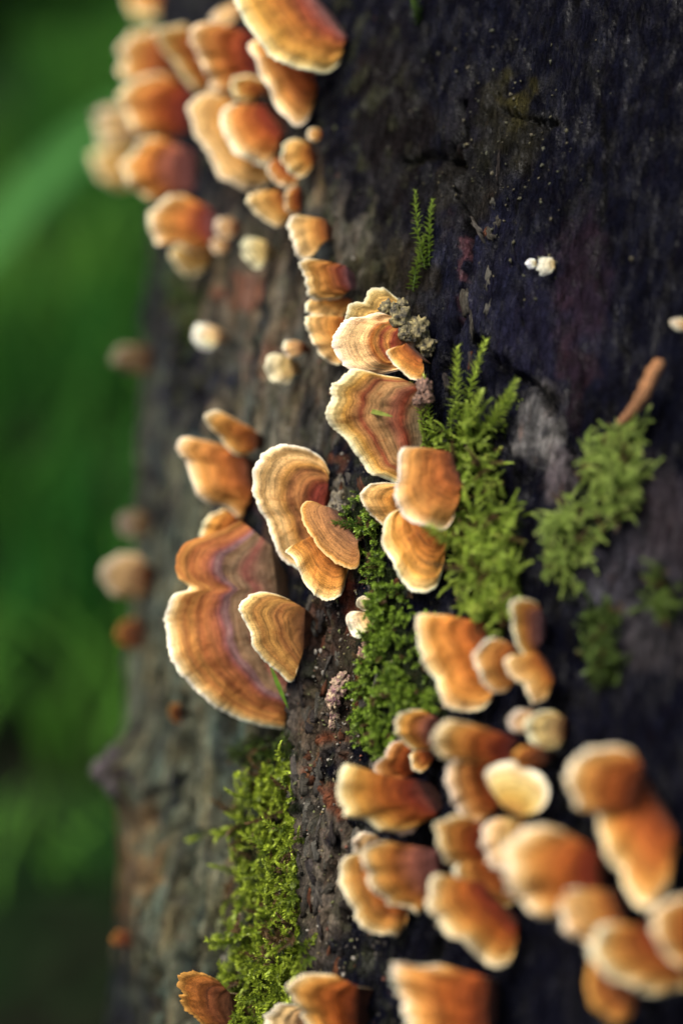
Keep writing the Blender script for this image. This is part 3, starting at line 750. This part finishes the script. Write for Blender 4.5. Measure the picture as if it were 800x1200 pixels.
B_("ochre fungus wedge between the pinkish brown one and the bright cup", [(534,886),(523,902),(526,930),(540,955),(557,966),(576,958)], [(584,892),(588,942)], 'std', a=26, lift=5)
B_("rounded purple brown fungus at the lower end of the green moss", [(496,832),(480,832),(466,840),(463,856),(472,870),(486,880),(502,880)], [(514,842),(514,872)], 'purple', a=24, lift=6)
B_("little ochre knob right under the rounded purple brown fungus", [(488,876),(481,886),(484,900),(494,905),(504,896)], [(500,874),(508,888)], 'orange', a=24, lift=4)
B_("narrow yellow lip below the wide rusty fungus", [(452,960),(456,972),(470,978),(486,975),(494,962)], [(474,950),(496,948)], 'yellow', a=24, lift=4)
# --- tiny ones on the dark wood
B_("larger of two white specks of fungus on the dark wood", [(645,301),(634,302),(629,311),(634,321),(644,321),(650,312)], [(649,305),(649,314)], 'white', a=22, lift=1, th=.6, jag=3.5)
B_("smaller of two white specks of fungus on the dark wood", [(626,303),(619,303),(616,309),(620,315),(627,314)], [(628,306),(628,311)], 'white', a=22, lift=1, th=.6)
B_("blurred cream fungus speck alone at the right edge", [(798,372),(788,374),(786,382),(794,388),(804,388)], [(806,376),(806,384)], 'cream', a=22, lift=1)

# ------------------------------------------------------------------ moss
def leaf_shoot(L, nl, ll, lw, r, curl=.5, spread=55):
    """one moss shoot along +z bending to +x: leaves as folded diamonds; returns verts, quads, param along the shoot"""
    V, F, tv = [], [], []
    def axis(t):
        a = curl * t
        return np.array([L * t * math.sin(a) * .9, 0, L * t * math.cos(a)]), np.array([math.sin(a * 1.6), 0, math.cos(a * 1.6)])
    for i in range(nl):
        t = (i + .5) / nl
        c, d = axis(t)
        az = i * 2.4 + r.random() * .7
        p = np.cross(d, [math.cos(az), math.sin(az), .1]); p /= np.linalg.norm(p)
        sp = math.radians(spread * (1.05 - .55 * t) * (.8 + .4 * r.random()))
        f = d * math.cos(sp) + p * math.sin(sp)
        sde = np.cross(f, d); sde /= np.linalg.norm(sde) + 1e-9
        up = np.cross(sde, f)
        l = ll * (.55 + .45 * math.sin(math.pi * min(1, .25 + t * .75))) * (.8 + .4 * r.random()); wv = lw * l / ll
        b = len(V)
        V += [c, c + f * l * .42 + sde * wv + up * wv * .35, c + f * l * .98 - up * l * .12 * r.random(), c + f * l * .42 - sde * wv + up * wv * .35, c + f * l * .45]
        F += [[b, b + 1, b + 2, b + 4], [b, b + 4, b + 2, b + 3]]
        tv += [t - .15, t, t + .25, t, t - .1]
    for k in range(4):                                                        # thin stem
        c, d = axis(k / 3 * .95)
        for q in range(3):
            V.append(c + .00014 * np.array([math.cos(q * 2.1), math.sin(q * 2.1), 0])); tv.append(-.3)
        if k:
            b = len(V) - 6
            for q in range(3):
                F.append([b + q, b + (q + 1) % 3, b + 3 + (q + 1) % 3, b + 3 + q])
    return np.array(V), np.array(F), np.array(tv)

def moss_obj(name, label, spots, shoots, col, tip, kind="stuff", cat="moss", scale=1., lean=(0, -.2, .4), seed=1, var=.35, group=None, spread=.6):
    """spots: list of (camera-space point, normal, scale factor)"""
    r = np.random.default_rng(seed)
    AV, AF, AC = [], [], []; off = 0
    for P, n, k in spots:
        V, F, t = shoots[r.integers(len(shoots))]
        d = n + np.array(lean) + spread * r.normal(size=3); d /= np.linalg.norm(d)
        x = np.cross(d, r.normal(size=3)); x /= np.linalg.norm(x); y = np.cross(d, x)
        Rm = np.stack([x, y, d], 1)
        W = V * (scale * k * (.7 + .6 * r.random())) @ Rm.T + P
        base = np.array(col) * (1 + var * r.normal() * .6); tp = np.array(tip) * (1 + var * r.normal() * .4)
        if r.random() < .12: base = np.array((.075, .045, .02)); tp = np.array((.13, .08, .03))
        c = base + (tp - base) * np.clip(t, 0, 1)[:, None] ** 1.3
        AV.append(W); AF.append(F + off); AC.append(c); off += len(V)
    V = to_world(np.vstack(AV)); loc = V.mean(0)
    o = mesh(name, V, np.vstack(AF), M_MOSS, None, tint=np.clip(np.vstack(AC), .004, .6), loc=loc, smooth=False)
    return tag(o, label, cat, group or "moss patches on the trunk", kind)

def spots_in(poly, n, seed, hgt=0., edge=9, noise_s=20., thr=-.35):
    r = np.random.default_rng(seed)
    p = np.array(poly, float); lo, hi = p.min(0) - 2 * edge, p.max(0) + 2 * edge
    out = []
    while len(out) < n:
        x, y = lo + (hi - lo) * r.random(2)
        loose = r.random() < .10
        xx, yy = x + edge * (2.5 if loose else 1) * r.normal() * .4, y + edge * (2.5 if loose else 1) * r.normal() * .4
        if not inside(np.array(xx), np.array(yy), poly): continue
        m = float(fbm(np.array([[x / noise_s, y / noise_s, seed * 3.1]]), 3)[0])
        if m < thr: continue
        P, nn = skin_at(x, y)
        out.append((P + nn * hgt * (.5 + m) * r.random(), nn, .8 + .5 * m))
    return out
rs = np.random.default_rng(3)
FEATHER = [leaf_shoot(.0085, 32, .0021, .00052, rs, .7 + .5 * rs.random(), 58) for _ in range(6)]
TIGHT = [leaf_shoot(.0035, 20, .0013, .00034, rs, .5, 62) for _ in range(6)]
TALL = [leaf_shoot(.012, 70, .0017, .00044, rs, .5 + .4 * rs.random(), 52) for _ in range(5)]
moss_obj("moss", "bright feathery moss filling the hollow beside the bark edge at the bottom", spots_in(MOSS["moss_lower"], 800, 21, .006, 18, 20, -.22), FEATHER, (.055, .090, .008), (.34, .43, .035), seed=4)
moss_obj("moss", "thin dark moss in the shade under the largest fan fungus", spots_in(MOSS["moss_dark"], 130, 22, .002), TIGHT, (.025, .045, .007), (.09, .14, .02), seed=5)
moss_obj("moss", "low fine dark green moss mat below the amber fungus in the centre", spots_in(MOSS["moss_centre"], 900, 23, .003, 12, 15, -.12), TIGHT, (.045, .085, .010), (.28, .42, .045), seed=6)
moss_obj("moss", "tall loose light green moss right of the squarish orange fungus", spots_in(MOSS["moss_right"], 520, 24, .005), TALL + FEATHER, (.12, .18, .018), (.48, .62, .10), seed=7, lean=(0, .1, .5), scale=.75)
moss_obj("moss", "blurred light green moss clump under the curled orange twig", spots_in(MOSS["moss_far"], 420, 25, .004), TALL + FEATHER, (.14, .20, .035), (.50, .64, .16), seed=8, lean=(0, .3, .4), scale=.66)
moss_obj("moss", "dim narrow moss strip below the blurred moss clump", spots_in(MOSS["moss_low"], 110, 26, .002), FEATHER, (.035, .06, .012), (.11, .17, .03), seed=9, scale=.65)
moss_obj("moss", "small blurred moss tuft at the right edge", spots_in(MOSS["moss_rim"], 36, 27, .002), FEATHER, (.04, .07, .012), (.15, .22, .04), seed=10, scale=.7)
algae = [(206, 318), (224, 330), (226, 380), (216, 420), (204, 410), (206, 360)]
moss_obj("moss", "blurred dull green moss streak on the left bark under the top cluster", spots_in(algae, 90, 28, .001), TIGHT, (.03, .055, .01), (.08, .13, .02), seed=11)

def sprig(label, path, k, seed, col=(.10, .16, .014), tip=(.44, .56, .08), out=.004, n=3):
    """single shoots that can be told apart: a few overlapping fronds along a pixel path"""
    r = np.random.default_rng(seed)
    AV, AF, AC = [], [], []; off = 0
    (x0, y0), (x1, y1) = path
    A, na = skin_at(x0, y0); Bq, nb = skin_at(x1, y1)
    Bq = Bq + nb * out * 2 + np.array([0, 0, out])
    A = A + na * .001
    d = Bq - A; L = np.linalg.norm(d); d /= L
    for q in range(n):
        V, F, t = leaf_shoot(L * (1 - .12 * q), int(26 + L * 1800), .0029 * k, .00054 * k, r, .14, 80)
        dd = d + .10 * q * r.normal(size=3); dd /= np.linalg.norm(dd)
        x = np.cross(dd, na); x /= np.linalg.norm(x); y = np.cross(dd, x)
        W = V @ np.stack([x, y, dd], 1).T + A + .0012 * q * r.normal(size=3)
        c = np.array(col) + (np.array(tip) - np.array(col)) * np.clip(t, 0, 1)[:, None]
        AV.append(W); AF.append(F + off); AC.append(c * (.9 + .2 * r.random())); off += len(V)
    V = to_world(np.vstack(AV)); loc = to_world(A[None])[0]
    o = mesh("moss_sprig", V, np.vstack(AF), M_MOSS, None, tint=np.vstack(AC), loc=loc, smooth=False)
    tag(o, label, "moss sprig", "upright moss sprigs")
sprig("tallest upright moss sprig beside the large mottled fungus", ((540, 540), (562, 404)), 1.35, 31, n=3)
sprig("moss sprig leaning right across the dark crack in the wood", ((562, 530), (604, 448)), 1.3, 32, n=3)
sprig("short moss sprig against the grey edge of the mottled fungus", ((520, 540), (500, 452)), 1.0, 33, n=2)
sprig("lone small moss sprig on the dark wood above the grey crust clump", ((503, 318), (487, 236)), .95, 34, (.08, .14, .014), (.36, .50, .07), .003, n=3)
sprig("tiny moss sprig cut off by the top edge on dark wood", ((492, 22), (488, -8)), .8, 35, (.04, .08, .012), (.15, .26, .04), .002, n=2)
sprig("moss sprig touching the tip of the flat brown fungus tongue", ((442, 610), (406, 622)), .9, 36, (.04, .09, .012), (.16, .27, .04), .004, n=2)
sprig("little moss sprig reaching to the drooping amber fungus", ((560, 650), (516, 634)), 1.1, 37, n=2, out=.006)

# ------------------------------------------------------------------ crusts, twig, needle and crumbs
def ico(sub):
    import bmesh
    bm = bmesh.new(); bmesh.ops.create_icosphere(bm, subdivisions=sub, radius=1)
    V = np.array([v.co[:] for v in bm.verts]); F = np.array([[v.index for v in f.verts] for f in bm.faces]); bm.free()
    return V, F
IV, IF = ico(4)
def lump(name, label, cat, blobs, col, col2, seed, group=None, rough=.35):
    """a crumbly clump: overlapping noisy blobs; blobs: px x, y, radius px, lift mm, stretch y"""
    AV, AF, AC = [], [], []; off = 0
    for x, y, r, lf, sy in blobs:
        P, n = skin_at(x, y); m = r * K * (-P[2])
        d = 1 + rough * fbm(IV * 1.6 + seed + x * .37, 4, .6) + .12 * fbm(IV * 6 + seed, 2)
        W = IV * d[:, None] * np.array([1, sy, .8]) * m + P + n * lf * .001
        k = np.clip(.5 + .9 * fbm(IV * 2.2 + seed + y, 4, .6), 0, 1)[:, None]
        AV.append(W); AF.append(IF + off); AC.append(np.array(col) * (1 - k) + np.array(col2) * k); off += len(IV)
    V = to_world(np.vstack(AV)); loc = V.mean(0)
    o = mesh(name, V, np.vstack(AF), M_CRUMB, None, tint=np.vstack(AC), loc=loc)
    return tag(o, label, cat, group)
lump("lichen_clump", "grey green crumbly crust clump joined to the ringed fungus", "lichen", [(478, 374, 9, 9, 1), (488, 384, 12, 8, 1.1), (500, 392, 12, 5, 1.2), (492, 400, 9, 7, 1), (504, 408, 10, 3, 1.1), (486, 366, 7, 6, 1), (473, 386, 6, 11, 1)], (.27, .22, .085), (.05, .044, .03), 2, rough=.5)
lump("lichen_clump", "grey crust clump at the foot of the kidney shaped fungus", "lichen", [(396, 572, 11, 1, 1.3), (402, 590, 11, 1.5, 1.3), (398, 606, 9, 2, 1), (412, 600, 7, 1, 1)], (.22, .185, .11), (.06, .052, .042), 3, rough=.5)
lump("bark_crumb", "brown crumb lodged in the moss beside the mottled fungus", "bark crumb", [(516, 466, 9, 9, 1.3), (512, 480, 7, 9, 1), (522, 476, 6, 9, 1)], (.24, .13, .08), (.09, .05, .035), 4, rough=.5)
lump("dried_crust", "dried cream and purple crust strip low on the bark", "dried fungus", [(404, 796, 7, 1, 1.2), (400, 808, 8, 1, 1.3), (395, 822, 7, 1, 1.4), (390, 836, 5, 1, 1.5), (386, 848, 4, .5, 1.6), (396, 800, 5, 2, 1)], (.46, .36, .20), (.17, .065, .085), 5, rough=.6)
lump("dried_crust", "crumbling pink and tan crust under the tiny pale fungi", "dried fungus", [(440, 728, 7, 1, 1.2), (438, 742, 7, 1, 1.3), (434, 756, 7, 1, 1.2), (428, 768, 6, 1, 1.2), (446, 734, 5, 1, 1)], (.42, .30, .18), (.20, .075, .06), 6, rough=.6)
knot = lump("knot", None, None, [(160, 888, 10, 1, 1.3), (158, 905, 12, 1, 1.3), (162, 922, 9, 0, 1.2)], (.030, .022, .022), (.07, .055, .055), 7)
knot.parent = trunk
knot.location = knot.location - trunk.location
flecks = lump("lichen_crumbs", "yellowish lichen flecks on the grey wood near the withered fungus", "lichen", [(232, 1084, 5, .5, 1.3), (228, 1094, 6, .5, 1), (232, 1106, 5, .5, 1.2)], (.15, .16, .06), (.05, .06, .025), 8)
flecks['kind'] = 'stuff'

def tube(name, label, cat, pts, rad, col, col2, mat, seed=0, nr=10):
    """pts: px x, y, lift mm"""
    C = []
    for x, y, lf in pts:
        P, n = skin_at(x, y); C.append(P + n * lf * .001)
    C = np.array(C); n = 30; t = np.linspace(0, 1, n); ti = np.linspace(0, 1, len(C))
    ii = np.stack([np.interp(t, ti, C[:, k]) for k in range(3)], -1)
    ii[1:-1] = (ii[:-2] + ii[1:-1] * 2 + ii[2:]) / 4
    T = np.gradient(ii, axis=0); T /= np.linalg.norm(T, axis=1)[:, None]
    X = np.cross(T, [0.2, .1, 1]); X /= np.linalg.norm(X, axis=1)[:, None]; Y = np.cross(T, X)
    rr = np.interp(t, np.linspace(0, 1, len(rad)), rad) * .001
    a = np.linspace(0, 2 * math.pi, nr)
    V = ii[:, None] + (X[:, None] * np.cos(a)[None, :, None] + Y[:, None] * np.sin(a)[None, :, None]) * (rr[:, None] * (1 + .25 * noise3(np.stack(np.broadcast_arrays(t[:, None] * 9 + seed, np.cos(a)[None], np.sin(a)[None]), -1))))[..., None]
    c = np.array(col)[None] + (np.array(col2) - np.array(col))[None] * t[:, None]
    c = np.repeat(c, nr, 0)
    W = to_world(V.reshape(-1, 3))
    o = mesh(name, W, grid_faces(n, nr), mat, None, tint=c, loc=W[0])
    return tag(o, label, cat)
tube("twig", "short curled orange brown twig above the blurred moss clump", "twig", [(728, 500, 2), (744, 490, 5), (760, 474, 8), (770, 452, 9), (778, 434, 8)], [1.2, 1.6, 2.0, 2.2, 1.6], (.20, .085, .03), (.30, .13, .04), M_CRUMB, 4)

def blade(name, label, cat, P, Q, wd, col, n=14, bend=.1, nrm=None, mat=None, tipc=None):
    """a leaf blade between two camera-space points"""
    P, Q = np.array(P, float), np.array(Q, float)
    d = Q - P; L = np.linalg.norm(d); d /= L
    nn = np.array(nrm if nrm is not None else (0, 0, 1.)); nn = nn - d * (nn @ d); nn /= np.linalg.norm(nn)
    sde = np.cross(d, nn)
    t = np.linspace(0, 1, n); wv = wd * np.sin(np.pi * np.clip(.12 + .88 * t, 0, 1)) ** .8
    c = P + d * (L * t)[:, None] + nn * (bend * L * np.sin(np.pi * t))[:, None]
    j = np.linspace(-1, 1, 7)
    V = c[:, None] + sde * (wv[:, None] * j[None])[..., None] + nn * (np.abs(j) * .25)[None, :, None] * wv[:, None, None]
    Vb = V - nn * wd * .05
    nv_ = n * 7
    A = np.concatenate([V.reshape(-1, 3), Vb.reshape(-1, 3)])
    F = np.vstack([grid_faces(n, 7), grid_faces(n, 7, nv_, True)])
    W = to_world(A)
    o = mesh(name, W, F, mat or M_GRASS, None, tint=np.broadcast_to(np.array(col), (len(W), 3)), loc=W[0])
    return tag(o, label, cat)
def above(x, y, lift_mm):
    P, n = skin_at(x, y); return P + np.array([0, 0, 1.]) * lift_mm * .001
blade("leaf_needle", "thin green needle lying on the large mottled fungus", "leaf needle", above(424, 486, 24), above(460, 494, 20), .0007, (.22, .26, .05), nrm=(-.2, .1, 1), bend=.04)
blade("grass_blade", "short green grass blade poking out over the largest fan fungus", "grass blade", above(310, 775, 15), above(318, 822, 14), .0007, (.10, .19, .02), bend=.05)

# loose crumbs and grit caught on the trunk
r = np.random.default_rng(77)
GV, GF = ico(1)
AV, AF, AC = [], [], []; off = 0
for k in range(1700):
    if r.random() < .6: x, y = 395 + 48 * r.normal(), 860 + 190 * r.normal()
    elif r.random() < .3: x, y = 590 + 60 * r.normal(), 170 + 90 * r.normal()
    else: x, y = 180 + 260 * r.random(), 1200 * r.random()
    if not (150 < x < 800): continue
    P, n = skin_at(x, y)
    m = .00022 + .0005 * r.random() ** 3
    W = GV * (m * (.6 + .8 * r.random((1, 3)))) * (1 + .35 * r.normal(size=(len(GV), 1))) + P + n * m * .3
    c = [(.10, .085, .06), (.15, .12, .05), (.05, .04, .03), (.17, .06, .03), (.12, .13, .04), (.22, .2, .16)][r.integers(6)]
    if x > 470: c = [(.045, .042, .014), (.03, .032, .012), (.06, .05, .02)][r.integers(3)]
    AV.append(W); AF.append(GF + off); AC.append(np.broadcast_to(np.array(c), (len(GV), 3))); off += len(GV)
W = to_world(np.vstack(AV))
o = mesh("debris", W, np.vstack(AF), M_CRUMB, None, tint=np.vstack(AC), loc=W.mean(0), smooth=False)
tag(o, "fine crumbs and grit scattered over the bark", "debris", None, "stuff")

# bark flakes along the edge of the bark sheet: separate pieces of the trunk
def flake(x, y, w_, l_, ang, lift, col, seed):
    r = np.random.default_rng(seed)
    P, n = skin_at(x, y); m = K * -P[2]
    t = ta - n * (ta @ n); t /= np.linalg.norm(t); b = np.cross(t, n)
    n2 = n + .25 * r.normal() * b + .12 * r.normal() * t; n2 /= np.linalg.norm(n2)
    a = np.linspace(0, 2 * math.pi, 15)[:-1]
    rad = (1 + .28 * r.normal(size=14))
    xx = np.cos(a) * w_ * m * rad; yy = np.sin(a) * l_ * m * rad
    ca, sa = math.cos(ang), math.sin(ang)
    T = P + n2 * lift * .001 + b * (xx * ca - yy * sa)[:, None] + t * (xx * sa + yy * ca)[:, None] + n2 * (.0003 * r.normal(size=14))[:, None]
    ctr = T.mean(0) + n2 * .0006
    Bm = T * 1.0 - n2 * .0014
    V = np.vstack([T, Bm, ctr[None]])
    F = [np.array([[i, (i + 1) % 14, 28] for i in range(14)]), np.array([[i, i + 14, (i + 1) % 14 + 14, (i + 1) % 14] for i in range(14)])]
    W = to_world(V); loc = to_world(P[None])[0]
    uv = np.stack([np.r_[xx, xx, 0] * 100 + seed, np.r_[yy, yy, 0] * 100, np.full(29, .4)], -1)
    mesh("bark_flake", W, F, M_BARK, trunk, tint=np.broadcast_to(np.array(col), (29, 3)), uv=uv, loc=loc, smooth=False)
r = np.random.default_rng(99)
for k in range(120):
    y = 560 + 640 * r.random()
    x = np.interp(y, EY, EX) + abs(r.normal()) * 34 + 3
    if k % 4 == 0: x, y = 400 + 45 * r.normal(), 760 + 120 * r.normal()
    if k % 9 == 0: x, y = 560 + 20 * r.normal(), 330 + 70 * r.normal()
    c = [(.13, .115, .095), (.10, .09, .07), (.15, .06, .03), (.06, .05, .045), (.16, .15, .12)][r.integers(5)]
    flake(x, y, 1.6 + 3 * r.random(), 6 + 14 * r.random(), .25 * r.normal(), .1 + .5 * r.random(), np.array(c) * .7, 300 + k)

# ------------------------------------------------------------------ ground, grass, undergrowth behind
n = 90
gx = np.sign(np.linspace(-1, 1, n)) * np.abs(np.linspace(-1, 1, n)) ** 3 * 150
X, Y = np.meshgrid(gx, gx, indexing='ij')
Z = .06 * fbm(np.stack([X * .7, Y * .7, 0 * X], -1), 3)
V = np.stack([X, Y, Z], -1).reshape(-1, 3)
o = mesh("ground", V, grid_faces(n, n), M_SOIL)
if o.data.polygons[0].normal.z < 0: o.data.flip_normals()
tag(o, "dark woodland soil with green growth", None, None, "structure")

def blades(name, label, cat, pts, hts, wds, cols, seed, lean=.5, kind="stuff"):
    r = np.random.default_rng(seed); N = len(pts)
    az = r.random(N) * 6.283; bendaz = r.random(N) * 6.283; ln = lean * (.4 + r.random(N))
    d = np.stack([np.cos(az), np.sin(az), 0 * az], -1); bd = np.stack([np.cos(bendaz), np.sin(bendaz), 0 * az], -1)
    rows = []
    for t, wf in ((0, .7), (.4, 1), (.75, .7), (1, .06)):
        c = pts + np.array([0, 0, 1.]) * (hts * (t - .25 * ln * t * t))[:, None] + bd * (hts * ln * t * t)[:, None]
        rows += [c - d * (wds * wf)[:, None], c + d * (wds * wf)[:, None]]
    V = np.stack(rows, 1).reshape(-1, 3)
    b = np.arange(N)[:, None, None] * 8
    q = np.array([[0, 1, 3, 2], [2, 3, 5, 4], [4, 5, 7, 6]])[None] + b
    c = np.repeat(cols, 8, 0)
    o = mesh(name, V, q.reshape(-1, 4), M_GRASS, None, tint=c, loc=V.mean(0))
    return tag(o, label, cat, None, kind)
r = np.random.default_rng(8)
N = 26000
px_ = np.stack([-3.5 + 6 * r.random(N), .25 + 5.0 * r.random(N) ** 1.3, 0 * r.random(N)], -1)
dens = fbm(np.stack([px_[:, 0] * 1.6, px_[:, 1] * 1.6, 0 * px_[:, 0]], -1), 3)
keep = (dens > -.05) & (px_[:, 1] > .40)
px_ = px_[keep]; dens = dens[keep]; N = len(px_)
px_[:, 2] = .06 * fbm(np.stack([px_[:, 0] * .7, px_[:, 1] * .7, 0 * px_[:, 0]], -1), 3) - .005
hue = np.clip(.4 + 1.3 * fbm(np.stack([px_[:, 0] * 2.2 + 5, px_[:, 1] * 2.2, 0 * px_[:, 0]], -1), 2), 0, 1)[:, None]
cols = np.array((.012, .090, .012)) * (1 - hue) + np.array((.095, .25, .032)) * hue
cols = cols * (.7 + .6 * r.random((N, 1)))
blades("grass", "soft blurred green grass behind the trunk", "grass", px_, np.where(px_[:, 1] < .95, .05 + .06 * r.random(N), .10 + .16 * r.random(N)), np.where(px_[:, 1] < .95, .002, .003) + .005 * r.random(N) * np.where(px_[:, 1] < .95, .4, 1), cols, 9)

# dense shrubs at the wood's edge behind, dark green leaves
def shrub(label, x, y, wd, ht, N, col, seed):
    r = np.random.default_rng(seed)
    u = r.normal(size=(N, 3)); u /= np.linalg.norm(u, axis=1)[:, None]
    rad = (.55 + .45 * r.random(N)) * (1 + .3 * fbm(u * 2 + seed, 3))
    P = u * rad[:, None] * np.array([wd, wd * .7, ht * .5]) + np.array([x, y, ht * .5])
    P = P[P[:, 2] > 0]; n_ = len(P)
    a = r.normal(size=(n_, 3)); a /= np.linalg.norm(a, axis=1)[:, None]
    b = np.cross(a, r.normal(size=(n_, 3))); b /= np.linalg.norm(b, axis=1)[:, None]
    l = (.05 + .05 * r.random(n_))[:, None]
    V = np.stack([P - a * l, P + b * l * .45, P + a * l, P - b * l * .45], 1).reshape(-1, 3)
    F = np.arange(n_ * 4).reshape(-1, 4)
    c = np.repeat(np.array(col) * (.6 + .8 * r.random((n_, 1))), 4, 0)
    root = empty("shrub", (x, y, 0), label, "shrub", "dark shrubs behind the grass")
    mesh("foliage", V, F, M_GRASS, root, tint=c, loc=np.array((x, y, 0.)), smooth=False)
    t = np.linspace(0, 1, 8); ring = np.linspace(0, 2 * math.pi, 9)
    W = np.stack([x + np.cos(ring)[None] * (.05 - .03 * t[:, None]), y + np.sin(ring)[None] * (.05 - .03 * t[:, None]), np.broadcast_to((t * ht * .8 - .05)[:, None], (8, 9))], -1)
    mesh("stem", W.reshape(-1, 3), grid_faces(8, 9), M_CRUMB, root, tint=np.broadcast_to(np.array((.06, .045, .03)), (72, 3)), loc=np.array((x, y, 0.)))
shrub("dark blurred shrub in the top left corner behind the grass", -1.6, 5.0, 1.7, 2.1, 9000, (.006, .022, .005), 41)

# the broad pale leaf crossing behind on the left
def at(x, y, z): return ray(x, y) * z
blade("broad_leaf", "broad pale green leaf slanting up behind the trunk at the left", "leaf", at(-70, 360, 1.5), at(210, 90, 1.8), .030, (.050, .165, .035), nrm=(-.2, .5, .8), bend=.05)
